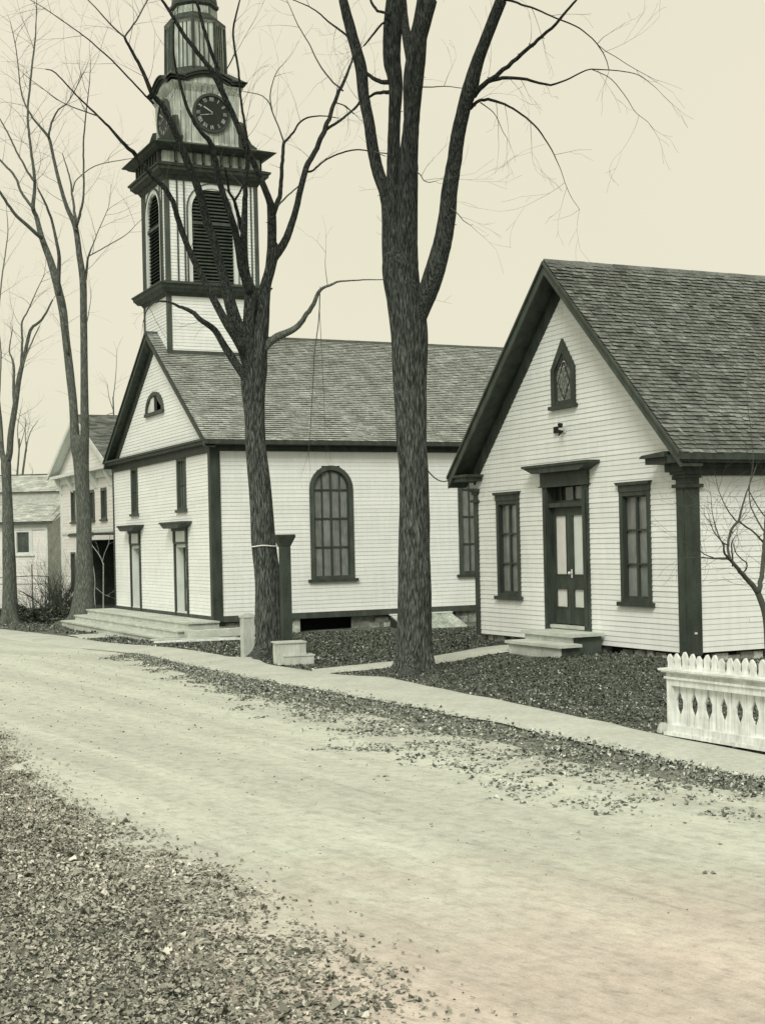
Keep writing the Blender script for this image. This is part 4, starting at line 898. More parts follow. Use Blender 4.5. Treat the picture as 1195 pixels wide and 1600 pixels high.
# ================================================================ PICKET FENCE
def fence():
    O = np.array([3.13, 15.52]); ang = math.atan2(-.88, .47)
    c = empty('picket_fence', (O[0], O[1], 0), ang, 'white picket fence with fancy sawn lower pickets and a moulded rail, by the sidewalk', 'fence')
    L = 4.2                                        # local +x along the fence, -y towards the walk side
    yy = lambda y0, y1: (y0, y1)
    mb = MB(); mb.box(-.03, L, -.06, .06, .05, .135, 0, .5); mb.box(-.05, L, -.085, .085, .02, .06, 0, .6); mb.build('base_rail', 'fence', c, bevel=.005)
    mb = MB(); mb.box(-.02, L, -.05, .05, .565, .64, 0, .4); mb.box(-.04, L, -.075, .075, .64, .665, 0, .7); mb.box(-.02, L, -.045, .045, .665, .71, 0, .5); mb.box(-.06, L, -.095, .095, .71, .73, 0, .7); mb.box(-.085, L, -.12, .12, .73, .752, 0, .8); mb.build('top_rail', 'fence', c, bevel=.005)
    mb = MB(); mb.box(-.02, .05, -.052, .052, .0, .75, 0, .5); mb.build('end_post', 'fence', c, bevel=.006)
    n = int(L/.117)
    for i in range(n):
        x = .06+i*.117; w_ = .052; nt_ = .046; odd = i % 2
        lx = x-w_; rx = x+w_; z0, z1 = .13, .57; m_ = R.uniform(-.006, .006)
        # the side facing each second gap is sawn into an hourglass
        def prof(side): return [(side*w_, z0), (side*(w_-.006), z0+.12), (side*(w_-nt_), z0+.20), (side*(w_-nt_-.004), z0+.27), (side*(w_-.004), z0+.36), (side*w_, z1)]
        plain = [(1, z0), (1, z1)]
        right = prof(1) if not odd else [(w_+.002, z0), (w_-.001, z0+.2), (w_+.002, z1)]
        left = prof(-1) if odd else [(-w_-.002, z0), (-w_+.001, z0+.2), (-w_-.002, z1)]
        poly = [(x+p[0]+m_, p[1]) for p in right]+[(x+p[0]+m_, p[1]) for p in reversed(left)]
        tl = R.uniform(-.004, .004)
        mb = MB(); mb.prism(poly, lambda h, z: (h+tl*z*3, .010, z), lambda h, z: (h+tl*z*3, .032, z), 0, R.uniform(.2, .8)); mb.build('picket', 'fence', c)
    for i in range(n+1):
        x = .0+i*.117+R.uniform(-.008, .008); w_ = .049; zt = .922+R.uniform(-.02, .02); tl = R.uniform(-.13, .13)
        poly = [(x-w_, .75), (x+w_, .75), (x+w_*.8, .80), (x+w_, .86), (x+w_*.62, zt-.03), (x+w_*.1, zt), (x-w_*.3, zt-.008), (x-w_*.92, zt-.055), (x-w_*.72, .81)]
        mb = MB(); mb.prism(poly, lambda h, z: (h+tl*(z-.75), -.012, z), lambda h, z: (h+tl*(z-.75), .012, z), 0, R.uniform(.2, .8)); mb.build('picket', 'fence', c)
    # stones under the fence
    for (u, v, Y, s) in ((1036, 1133, 15.9, .085), (1100, 1158, 15.1, .05), (1150, 1166, 14.6, .045), (1075, 1152, 15.4, .04)):
        p = at(u, v, Y); mb = MB(); rr = random.Random(u); n_ = 8
        rings = []
        for j, (rz, rw) in enumerate(((-.4, .9), (.1, 1), (.6, .75), (.9, .3))):
            rings.append([(s*rw*math.cos(2*PI*k/n_)*rr.uniform(.8, 1.15), s*rw*math.sin(2*PI*k/n_)*rr.uniform(.8, 1.15), s*rz) for k in range(n_)])
        for A, B in zip(rings, rings[1:]):
            for k in range(n_): mb.face([A[k], A[(k+1) % n_], B[(k+1) % n_], B[k]], 0, rr.random())
        mb.face(rings[-1], 0, .5); o = mb.build('stone', 'granite' if s > .08 else 'stone'); o.location = (p[0], p[1], s*.3)
        if s > .08: tag(o, 'largest pale stone on the leaves just left of the picket fence end', 'stone', 'stones along the foot of the fence')
        else: tag(o, {1100: 'small stone under the picket fence, middle of three', 1150: 'small stone under the picket fence, nearest the right edge', 1075: 'small stone under the picket fence, nearest its left end'}[u], 'stone', 'stones along the foot of the fence')
fence()

# ================================================================ TREES
from mathutils import noise as MN
def smooth_path(pts, step):
    """Catmull-Rom through rows (x, y, z, r), resampled about every step metres"""
    P_ = np.array(pts, float); n = len(P_)
    if n == 2: P_ = np.array([P_[0], (P_[0]+P_[1])/2, P_[1]]); n = 3
    E_ = np.vstack([2*P_[0]-P_[1], P_, 2*P_[-1]-P_[-2]]); out_ = []
    for i in range(n-1):
        p0, p1, p2, p3 = E_[i:i+4]; k = max(2, int(np.linalg.norm(p2[:3]-p1[:3])/step)+1)
        for t in np.arange(k)/k:
            out_.append(.5*((2*p1)+(-p0+p2)*t+(2*p0-5*p1+4*p2-p3)*t*t+(-p0+3*p1-3*p2+p3)*t**3))
    out_.append(P_[-1]); A = np.array(out_); A[:, 3] = np.maximum(A[:, 3], .0015); return A
def unit(v): return v/(np.linalg.norm(v)+1e-9)
def grow(mb, p, d, L, r, lev, rr, up=.10, kids=3, spread=.8):
    n = max(3, int(L/.14)); pts = [p]; rad = [r]; q = p.copy(); d = unit(d); bend = np.array([rr.gauss(0, 1), rr.gauss(0, 1), rr.gauss(0, .6)])*.06
    for i in range(n):
        d = unit(d+bend+np.array([rr.gauss(0, 1), rr.gauss(0, 1), rr.gauss(0, 1)])*.085+np.array([0, 0, up*.25])); q = q+d*L/n; pts.append(q); rad.append(max(.0016, r*(1-.82*(i+1)/n)))
        if lev > 0 and i > 0 and rr.random() < kids/n:
            s = np.cross(d, unit(np.array([rr.gauss(0, 1), rr.gauss(0, 1), rr.gauss(0, 1)])))
            grow(mb, q, d*(1.1-.3*spread)+s*spread+np.array([0, 0, up]), L*rr.uniform(.35, .65), rad[-1]*.62, lev-1, rr, up, kids, spread)
    mb.tube(pts, rad, 5 if r > .012 else (4 if r > .006 else 3), cap=False)
def bark_shape(amp, freq=9., seed=0.):
    def f(p, an, i):
        o = np.empty(len(an)); z = p[2]
        for k, a in enumerate(an):
            x, y = math.cos(a)*freq/PI, math.sin(a)*freq/PI
            v = MN.noise((x*1.6+seed, y*1.6, z*.8)); w_ = MN.noise((x*.5, y*.5+seed, z*.7)); o[k] = 1+amp*(1-2.2*abs(v))+amp*.4*w_
        return o
    return f
def tree(name, Yd, seed, trunk, limbs, label, cat='tree', group=None, bark='bark', limbbark='barkdark', twig='twig', tw=(.9, .006, .55), flare=None, step=.1, top=True, amp=.05, tkids=3, dens=1.35):
    rr = random.Random(seed); b = at(trunk[0][0], trunk[0][1], Yd); bx, by = float(b[0]), float(b[1]); bz = float(GROUND_Z(bx, by))
    root = empty(name, (bx, by, bz), 0, label, cat, group); base = np.array([bx, by, bz])
    def conv(line, d0, d1):
        n = len(line); out_ = []
        for i, (u, v, w_) in enumerate(line):
            Y = Yd+d0+(d1-d0)*(i/(n-1)); p = at(u, v, Y)-base; out_.append([*p, w_*Y/F/2])
        return out_
    tp = conv(trunk, 0, 0)
    # carry the trunk into the ground with a root flare
    r0 = tp[0][3]; tp = [[tp[0][0]*1-.0, tp[0][1], -.18, r0*1.25]]+[[q[0], q[1], max(q[2], -.02 if i == 0 else q[2]), q[3]] for i, q in enumerate(tp)]
    A = smooth_path(tp, .05 if Yd < 30 else .1); mb = MB(); bs = bark_shape(amp*1.3, 14, seed*1.7); lob = rr.uniform(0, 6)
    def shp(p, an, i):
        o = bs(p, an, i); h = max(0, p[2]+.05)
        if h < .8: o = o*(1+.05*math.exp(-h*4.)+.26*math.exp(-h*4.5)*np.cos(an*5+lob)+.15*math.exp(-h*3.5)*np.cos(an*3+lob*2))
        return o
    mb.tube(A[:, :3], A[:, 3], 84 if Yd < 30 else 28, shape=shp)
    mb.build('trunk', bark, root, smooth=True)
    tm = MB()
    for (line, d0, d1, sp) in limbs:
        q = conv(line, d0, d1); A = smooth_path(q, step)
        A[1:-1, :3] += NP.normal(0, 1, (len(A)-2, 3))*np.where(A[1:-1, 3:4] > .05, .0015, np.minimum(.007, A[1:-1, 3:4]*.15))
        big = max(x[2] for x in line)
        if big >= 3.2 and Yd < 60:
            lm = MB(); ex = bark_shape(amp*.7, 5, seed+len(line)) if big > 9 and Yd < 30 else None
            lm.tube(A[:, :3], A[:, 3], 28 if (ex and big > 15) else (14 if big > 7 else 8), shape=ex); lm.build('limb', 'barkpale' if line[0][0] == 410 else (bark if big > 13 else limbbark), root, smooth=True)
        else: tm.tube(A[:, :3], A[:, 3], 5, cap=False)
        # side twigs
        for i in range(2, len(A)-1):
            r = A[i, 3]; wpx = r*2*F/Yd
            ds = np.linalg.norm(A[i, :3]-A[i-1, :3])
            if wpx < 9 and rr.random() < ds*sp*(1.0 if wpx > 2 else 1.5)*dens:
                tg = unit(A[i, :3]-A[i-1, :3]); s = unit(np.cross(tg, unit(np.array([rr.gauss(0, .6), rr.gauss(0, 1), rr.gauss(0, .6)]))))
                grow(tm, A[i, :3], tg*.55+s*.8+np.array([0, 0, .18]), tw[0]*rr.uniform(.35, 1.25), min(tw[1]*rr.uniform(.6, 1.1), r*.7), 2 if rr.random() < .5 else 1, rr, .06, tkids, tw[2])
            elif wpx >= 9 and rr.random() < ds*sp*.22:
                tg = unit(A[i, :3]-A[i-1, :3]); s = unit(np.cross(tg, unit(np.array([rr.gauss(0, .4), rr.gauss(0, 1), rr.gauss(0, .4)]))))
                grow(tm, A[i, :3]+s*r*.8, s+tg*.3, tw[0]*rr.uniform(.15, .5), tw[1]*.55, 1, rr, .05, 2, .7)
            if wpx > 3 and Yd < 30 and rr.random() < ds*1.1:           # knobs and short spurs
                s = unit(np.array([rr.gauss(0, 1), rr.gauss(0, .5), rr.gauss(0, 1)])); tm.tube([A[i, :3], A[i, :3]+s*(r+rr.uniform(.015, .05))], [rr.uniform(.008, .016), .004], 4, cap=False)
        # beyond the end
        if len(A) > 2:
            d = unit(A[-1, :3]-A[-3, :3]); r = A[-1, 3]
            if line[-1][1] <= 2:
                for k in range(2 if r > .012 else 1):
                    grow(tm, A[-1, :3], d+np.array([rr.gauss(0, .25), rr.gauss(0, .25), .2]), min(3.2, 26*r+1.0), r*.85, 3 if r > .012 else 2, rr, .12, 4, .7)
            else:
                for k in range(2): grow(tm, A[-1, :3], d+np.array([rr.gauss(0, .35), rr.gauss(0, .35), rr.gauss(0, .3)]), tw[0]*rr.uniform(.3, .8), min(r, tw[1]*.7), 1, rr, .02, 2, .5)
    tm.build('crown', twig, root)
    return root

# the leaning maple in front of the church
tree('bare_tree', 27.2, 5,
 [(421, 1030, 60), (421, 1018, 50), (421, 1000, 42), (419, 950, 39), (418, 900, 37.5), (412, 850, 36), (409, 800, 34), (405, 750, 33), (400, 700, 31), (398, 650, 30), (396, 605, 36), (398, 575, 38), (404, 545, 27), (408, 496, 25), (411, 471, 21), (415, 446, 17), (422, 421, 16), (426, 396, 18), (426, 380, 15)],
 [([(425, 392, 15), (425, 371, 14), (425, 345, 14), (424, 325, 13), (421, 313, 11), (411, 288, 10), (398, 258, 9.5), (386, 232, 9.5), (381, 221, 9), (366, 183, 9), (351, 151, 9), (336, 120, 8.5), (323, 100, 7), (300, 70, 6.5), (280, 43, 6), (265, 17, 5), (253, 0, 4)], 0, -1.5, 2.0),
  ([(347, 140, 6), (343, 115, 6), (331, 83, 6), (320, 50, 5.5), (313, 22, 5), (308, 0, 4.5)], -.9, -1.2, 1.6),
  ([(427, 335, 9), (433, 318, 8), (438, 303, 7), (440, 270, 6), (442, 245, 5.5), (443.6, 223, 5)], 0, .8, .8),
  ([(443.6, 223, 3), (436, 200, 2.4), (426, 176, 2.2), (421, 161, 2), (410, 150, 1.6), (398, 146, 1.4), (381, 143, 1.2)], .8, 1.4, 1.0),
  ([(426, 176, 2), (422, 151, 2), (427, 126, 1.6), (434, 110, 1.3), (443, 100, 1)], 1.1, 1.5, 1.0),
  ([(443.6, 223, 4), (459, 206, 3.4), (466, 194, 3), (480, 184, 2.6), (506, 181, 2), (525, 184, 1.5)], .8, 1.6, 1.2),
  ([(424, 408, 15), (434, 394, 14), (446, 376, 12), (461, 333, 10), (471, 290, 9.5), (480, 258, 9), (489, 243, 8), (506, 205, 7.5), (516, 180, 6.5), (523, 158, 6), (535, 132, 5), (544, 111, 4), (549, 98, 3), (553, 80, 2)], 0, 1.6, 1.0),
  ([(506, 205, 5), (518, 197, 4.5), (532, 188, 4), (545, 177, 3.5), (557, 166, 3), (566, 150, 2)], .86, 1.6, 1.6),
  ([(478, 268, 3.5), (486, 268, 3.5), (494, 262, 3), (506, 252, 2.8), (522, 243, 2.6), (540, 237, 2.5), (556, 234, 2.3), (570, 235, 2), (590, 240, 1.5), (602, 244, 1)], .55, 1.6, .8),
  ([(435, 321, 3), (444, 311, 3), (452, 304, 2.6), (463, 294, 2.4), (470, 287, 2)], .1, .5, .3),
  ([(536, 142, 3), (520, 128, 2.8), (506, 111, 2.6), (494, 92, 2.2), (485, 72, 2), (473, 52, 1.8), (463, 34, 1.6), (455, 15, 1.3), (448, 0, 1)], 1.28, 2.2, 1.6),
  ([(523, 160, 2), (540, 166, 2.2), (553, 178, 2)], 1.1, 1.5, .8),
  ([(398, 560, 20), (390, 530, 20), (389, 500, 18), (391, 458, 19), (386, 440, 17), (382, 421, 15), (381, 390, 12), (381, 371, 11), (382, 345, 10), (383, 320, 8.5), (384, 295, 7.5), (384.6, 270, 7), (386, 251, 6), (387, 232, 5)], 0, -1.0, .8),
  ([(387, 240, 5), (386, 215, 4.2), (382, 193, 4), (379, 175, 3.8), (375, 141, 3.6), (372, 105, 3.5), (366, 70, 3.3), (364.5, 45, 3.2), (370, 20, 2.8), (375, 0, 2.2)], -1.0, -1.4, 2.2),
  ([(353, 110, 2), (360, 98, 2.2), (366, 85, 2.2)], -1.1, -1.2, .5),
  ([(391, 458, 13), (384, 438, 12), (378, 421, 12), (374, 396, 11.5), (371, 376, 11), (367, 358, 10.5), (363, 345, 10), (353, 315, 9.5), (343, 283, 9), (336, 245, 8.5), (328, 222, 8), (320.6, 213, 7), (305.5, 193, 5.5), (290.5, 161, 5), (280, 125, 4), (273, 95, 3.2), (271.6, 50, 2.3), (274, 20, 1.5)], -.3, -2.2, 1.4),
  ([(381, 371, 8), (376, 350, 7), (371, 330, 5.5), (366, 313, 4.5), (358, 300, 4), (355, 280, 3.4), (352, 262, 2.5)], -.2, -1.2, 1.2),
  ([(367, 313, 4), (374, 302, 3.4), (378, 293, 3), (381, 278, 2.2)], -.5, -.6, .6),
  ([(397, 590, 24), (388, 560, 24), (377, 525, 22), (366, 496, 20), (356, 458, 17), (346, 421, 14), (336, 383, 13.5), (323, 345, 13), (315.6, 315, 12), (305.5, 283, 12), (293, 253, 11.5), (280, 221, 10.5), (268, 193, 10), (253, 163, 9), (240, 150, 7.5), (233, 135, 6.5), (220, 105, 5.3), (205, 78, 4.5), (195, 58, 3.8)], 0, -2.6, 1.4),
  ([(195, 58, 2.8), (180, 45, 2.6), (162, 26, 2.2), (150, 12, 1.9), (138, 0, 1.6)], -2.6, -2.9, 1.6),
  ([(195, 58, 3), (204, 45, 2.8), (213, 33, 2.5), (222, 16, 2.2), (231, 0, 2)], -2.6, -2.6, 1.2),
  ([(378, 545, 14), (368, 527, 13), (356, 508, 13), (336, 471, 11.5), (320.6, 441, 10), (300.5, 401, 9.5), (288, 371, 9), (278, 340, 8.5), (270, 315, 8), (253, 288, 8), (230, 265, 8), (212.6, 243, 7), (205, 235, 6), (190, 220, 5.2), (170, 198, 3.8), (153, 181, 3.2), (120, 149, 2.4), (87.5, 114, 2), (72, 108, 1.5)], -.4, -3.2, 1.1),
  ([(153, 181, 2.4), (138, 176, 2), (122, 170, 1.9), (104, 163, 1.6), (87, 153, 1.4), (70, 140, 1.2), (52, 127, 1)], -2.9, -3.4, 1.6),
  ([(240, 162, 4), (233, 155, 3.4), (227, 149, 3), (200, 120, 2.7), (175, 94, 2.5), (156, 77, 2.2), (138, 61, 2), (116, 45, 1.7), (96, 31, 1.5), (72, 14, 1.2), (48, 0, 1)], -2.3, -3.4, 1.8),
  ([(388, 600, 14), (383, 590, 13), (370, 570, 12.5), (358, 552, 12), (347, 534, 10.5), (336, 516, 9.5), (326, 508, 9), (315.6, 501, 8), (298, 486, 6.5), (280, 479, 4.6), (268, 473, 3.6), (256, 471, 3), (243, 472, 2.6), (236, 477, 2.2), (230, 484, 1.9), (224, 504, 1.2)], 0, -1.8, 2.0),
  ([(410, 548, 13), (420, 536, 12), (433.6, 526, 12), (446, 521, 11), (456, 516, 10), (466, 509, 9), (473, 500, 8), (480, 491, 7.4), (490, 474, 6.4), (497.5, 457, 5.6), (505, 450, 4.6), (514.6, 446, 4), (526, 441, 3.2), (540, 439, 2.5), (556, 438, 2.2), (574, 437, 1.9), (602, 437, 1.3)], 0, -.6, .25),
  ([(499.7, 459, 2), (499, 480, 1.8), (497.5, 504, 1.7), (494, 530, 1.7), (491, 555, 1.6), (490, 575, 1.5), (489, 597, 1.5), (487, 630, 1.3), (485, 670, 1.1), (482, 705, .8)], -.4, -.5, 0),
  ([(512, 447, 1.2), (509, 425, 1), (508, 410, .8), (509, 395, .6)], -.4, -.5, 0),
  ([(499, 480, 1), (503, 560, .9), (506, 620, .8), (509, 690, .6)], -.4, -.45, 0)],
 'leaning bare tree before the church side wall, a pale rope round its trunk', group='bare street trees', tw=(1.0, .0058, .6))

# the big multi-stemmed tree between church and chapel
tree('bare_tree', 23.3, 9,
 [(648, 1055, 74), (648, 1042, 63), (648, 1025, 56), (647, 1000, 52), (647.5, 950, 50), (647.5, 896, 49), (647, 850, 47), (647, 798, 45), (646, 733, 43.5), (643, 690, 45), (642, 650, 47), (640, 597, 50), (640, 533, 55), (637, 500, 56), (633, 465, 56), (626, 440, 52), (623, 415, 50), (622, 395, 40)],
 [([(628, 520, 12), (621, 480, 20), (613, 440, 26), (610, 395, 26), (608, 350, 23), (606, 325, 21), (602, 300, 20), (591, 270, 19), (583, 235, 18), (576.5, 192, 17), (568, 149, 17), (564, 107, 18), (555, 73, 17), (544.5, 34, 16), (536, 0, 14)], 0, .8, 1.2),
  ([(628, 500, 18), (622, 450, 28), (619, 410, 29), (617, 370, 28), (616, 330, 26), (615, 281, 22), (615, 235, 20), (616, 187, 19), (618, 131, 22), (613, 100, 27), (612, 75, 28), (614, 37, 29), (617, 0, 27)], 0, .3, .9),
  ([(641, 520, 18), (640, 460, 32), (637, 420, 33), (636, 380, 32), (637, 330, 31), (637, 281, 31), (639, 235, 28), (643, 187, 25), (645, 131, 31), (650, 90, 31), (653, 60, 28), (659, 37, 28), (667, 0, 31)], 0, -.4, .9),
  ([(645, 100, 20), (636, 60, 15), (631, 30, 14), (628, 0, 14)], -.2, .6, .4),
  ([(650, 535, 10), (655, 505, 18), (662, 478, 25), (669, 455, 30), (678, 427, 31), (690, 384, 28.5), (698, 341, 27), (702, 299, 25), (709, 256, 23), (715, 213, 22), (724, 171, 21), (734, 137, 24), (745, 98, 20), (756, 68, 18), (771.5, 28, 18), (783, 0, 18)], 0, -1.4, .7),
  ([(740, 150, 9), (751, 136, 8), (762, 126, 7.5), (781, 113, 7.2), (800, 97, 6.5), (822, 78, 6), (846, 57, 5.2), (868, 37, 4.6), (884, 18, 4), (900, 0, 3.4)], -1.0, -2.2, 1.1),
  ([(748, 140, 7), (762, 128, 6.4), (785, 122, 5.8), (803, 122, 5), (822, 124, 4.6), (842, 130, 4), (859, 133, 3.5), (876, 128, 2.8), (891, 122, 2.5), (908, 113, 2.2), (923, 108, 2), (942, 109, 1.8), (960, 110, 1.6), (982, 113, 1.4), (1001, 119, 1.2), (1025, 138, .8)], -1.0, -1.8, 1.3),
  ([(923, 108, 1.6), (940, 115, 1.5), (955, 124, 1.4), (974, 147, 1.3), (984, 162, 1.1), (992, 175, 1), (1011, 190, .8)], -1.6, -1.8, 1.0),
  ([(734, 170, 6), (744, 159, 5.4), (756, 156, 5), (767, 156, 4.6), (781, 160, 4), (794.5, 166, 3.5), (808, 174, 3.2), (822, 184, 3), (840.5, 202, 2.6), (850, 216, 2.2), (859, 230, 2), (868, 248, 1.5), (876, 266, 1.1), (882, 285, .9), (892, 308, .8), (905, 327, .6)], -.9, -1.6, .9),
  ([(783, 0, 5), (794.5, 0, 4), (815, 7, 3.4), (836, 14, 3), (852, 21, 2.7), (868, 28, 2.5), (886, 35, 2.3), (905, 44, 2.2), (920, 56, 2), (932.5, 69, 2), (945, 89, 1.5), (951, 110, 1.2)], -1.4, -2.4, 1.3),
  ([(932.5, 69, 1.4), (946, 80, 1.3), (960, 88, 1.2), (985, 104, 1.1), (1010, 118, .9)], -2.0, -2.2, 1.0),
  ([(750, 160, 2), (770, 175, 1.4), (778, 188, 1.2), (785, 205, 1), (792, 216, .8)], -.9, -1, .5),
  ([(614, 122, 9), (606, 128, 8), (596, 129, 7), (587, 124, 6.5), (574, 116, 5.5), (562, 104, 4.5)], .2, .7, .6),
  ([(612, 146, 7), (604, 144, 6), (589, 145, 5), (576, 152, 4), (564, 160, 3), (553, 172, 2.2)], .2, 1.2, .6),
  ([(608, 24, 5), (602, 20, 4.5), (590, 17, 4.5), (583, 8, 4.2), (579, 0, 4)], 0, .3, .8),
  ([(606, 40, 4), (602, 34, 3.5), (592, 42, 3.5), (585, 52, 3.4), (576, 62, 3), (568, 72, 2.4)], 0, .3, 1.4),
  ([(650, 135, 2.4), (662, 136, 2.1), (675, 136, 1.9), (688, 135, 1.7), (700, 135, 1.5), (725, 138, 1.3)], -.2, -.7, .4),
  ([(607, 240, 2.2), (597, 239, 2), (589, 238, 1.8), (581, 234, 1.5)], .2, .4, .4),
  ([(648, 268, 2.2), (656, 272, 1.8), (662, 282, 1.6), (670, 285, 1.4), (680, 283, 1)], -.2, -.8, 1.4),
  ([(704, 325, 2), (716, 335, 1.6), (724, 345, 1.3), (735, 352, 1)], -1, -1.4, 1.2),
  ([(556, 75, 4), (546, 60, 3.6), (530, 46, 3.2), (512, 33, 2.6), (498, 20, 2.2), (478, 8, 1.8), (458, 0, 1.4)], .8, 1.8, 1.8)],
 'thickest bare tree, with several upright stems, between church and chapel', group='bare street trees', tw=(1.0, .0052, .6))

# the pair at the left
tree('bare_tree', 48.5, 21,
 [(131, 978, 62), (131, 968, 46), (131, 955, 38), (131, 930, 31), (133, 900, 27), (132, 850, 24), (131, 800, 22), (129, 760, 21.5), (127, 720, 24), (125, 696, 27), (124, 680, 22)],
 [([(120, 705, 16), (118, 691, 15), (115, 634, 13), (109, 577, 13), (103, 525, 12), (98, 481, 13), (87.5, 437, 12), (79, 407, 11), (66, 372, 9), (57, 337, 7), (52, 324, 6.5), (55, 284, 5), (48, 227, 4), (44, 175, 3.5), (50, 109, 3), (55, 66, 2.5), (57, 35, 1.6), (58, 0, 1.2)], 0, 1.5, 1.6),
  ([(66, 372, 6.5), (57, 365, 6), (42, 351, 5.5), (26, 337, 5), (12, 318, 4.4), (0, 300, 4), (-20, 280, 3)], .4, -1, 1.2),
  ([(54, 328, 5), (45, 316, 4.5), (35, 302, 4), (24, 276, 3.6), (12, 262, 3.2), (0, 249, 3), (-15, 236, 2)], .5, 1.0, 1.4),
  ([(55, 284, 4), (44, 269, 3.4), (35, 252, 3), (26, 236, 2.8), (18, 218, 2.5), (9, 201, 2.2), (0, 185, 1.8)], .6, 1.0, 1.4),
  ([(93, 462, 6), (92, 435, 6.5), (93, 409, 6), (92, 394, 5.4), (83, 350, 4.2), (76, 330, 3.8), (70, 315, 3.4), (59, 293, 2.4)], 0, -1.4, 1.2),
  ([(132, 705, 15), (133, 678, 13.5), (132.5, 634, 13), (132, 569, 11.5), (131, 481, 11), (130, 437, 11), (125, 402, 9.5), (118, 354, 8.5), (105, 324, 6.5), (92, 280, 5.5), (83, 241, 4.8), (76.5, 214, 4.8), (64, 199, 3.6), (52, 184, 3), (35, 149, 2.2), (26, 79, 1.5), (17, 35, 1.1)], 0, -1.5, 1.5),
  ([(76.5, 214, 3.6), (81, 192, 3.2), (92, 171, 2.4), (105, 162, 1.8), (118, 140, 1.5), (131, 114, 1.2)], -1.1, -1.4, 1.4),
  ([(120, 360, 5.4), (118, 340, 4.5), (116, 324, 4), (113, 303, 3.2), (111, 284, 2.6), (105, 262, 2), (98, 240, 1.4)], -.8, .8, 1.3),
  ([(120, 354, 4.6), (125, 337, 4), (131, 306, 3.2), (131, 260, 2.8), (131, 219, 2.5), (135, 175, 2), (140, 131, 1.3), (142, 96, .9)], -.8, -2, 1.2),
  ([(114, 300, 2.2), (118, 284, 2), (130, 272, 1.8), (144, 262, 1.7), (163, 255, 1.6), (184, 251, 1.5), (210, 247, 1)], -.3, -1.4, .8),
  ([(132, 445, 5.5), (135, 429, 4.6), (138, 402, 3.2), (146, 382, 2), (153, 363, 1.5), (162, 343, 1.3), (170, 324, 1)], -.2, .8, 1.2),
  ([(138, 404, 2.2), (140, 400, 2), (158, 390, 1.9), (175, 380, 1.8), (197, 367, 1.4), (216, 348, .9)], .2, 1.0, .8),
  ([(131, 570, 2.5), (128, 540, 2.4), (137, 500, 1.6), (142, 470, 1)], 0, -.6, .6),
  ([(106, 552, 5), (99, 505, 4.8), (90, 465, 4.4), (81, 430, 3.4)], .1, .5, .6)],
 'slender grey bare tree forking into two stems, left of the church steps', group='bare street trees', bark='barkpale', limbbark='barkpale', twig='twigpale', tw=(1.9, .010, .6), step=.2, amp=.03)
tree('bare_tree', 50.2, 33,
 [(16, 979, 34), (16, 960, 26), (16, 933, 22.5), (15, 882, 20), (13, 818, 17), (12, 779, 15), (11, 754, 14.5), (10, 728, 15.5), (10, 712, 13)],
 [([(7, 722, 9), (3, 702, 8.5), (1, 664, 7.5), (-3, 620, 6.5), (-8, 560, 5)], 0, .8, .6),
  ([(12, 722, 11), (15.5, 707, 10.5), (17.5, 678, 10), (24, 636, 9), (30.6, 590, 8), (39, 555, 6), (48, 516, 5), (57, 507, 4.2), (66, 499, 3.5), (75, 484, 3), (83, 468, 2.4)], 0, -.8, 1.4),
  ([(24, 640, 6), (22, 612, 5), (22, 590, 4.4), (22, 569, 3.8), (18, 557, 2.6), (15, 547, 2.2), (20, 515, 1.4)], 0, .6, 1.2),
  ([(34, 572, 4.6), (35, 551, 4), (35, 525, 3.4), (35, 503, 3), (42, 490, 2.4), (48, 477, 2.2), (59, 452, 1.5), (70, 429, 1)], -.3, .5, 1.4),
  ([(32, 585, 3), (40, 560, 2.8), (50, 535, 2.4), (62, 510, 2)], -.3, -.9, 1.0),
  ([(3, 690, 3), (-1, 640, 2.8), (2, 560, 2.6), (-2, 500, 2.4), (3, 440, 2.4), (9, 394, 2), (13, 360, 1.6), (11, 330, 1)], 0, 1, 1.0)],
 'grey bare tree at the far left edge, in front of the pale barn', group='bare street trees', bark='barkpale', limbbark='barkpale', twig='twigpale', tw=(1.6, .009, .6), step=.2, amp=.03)

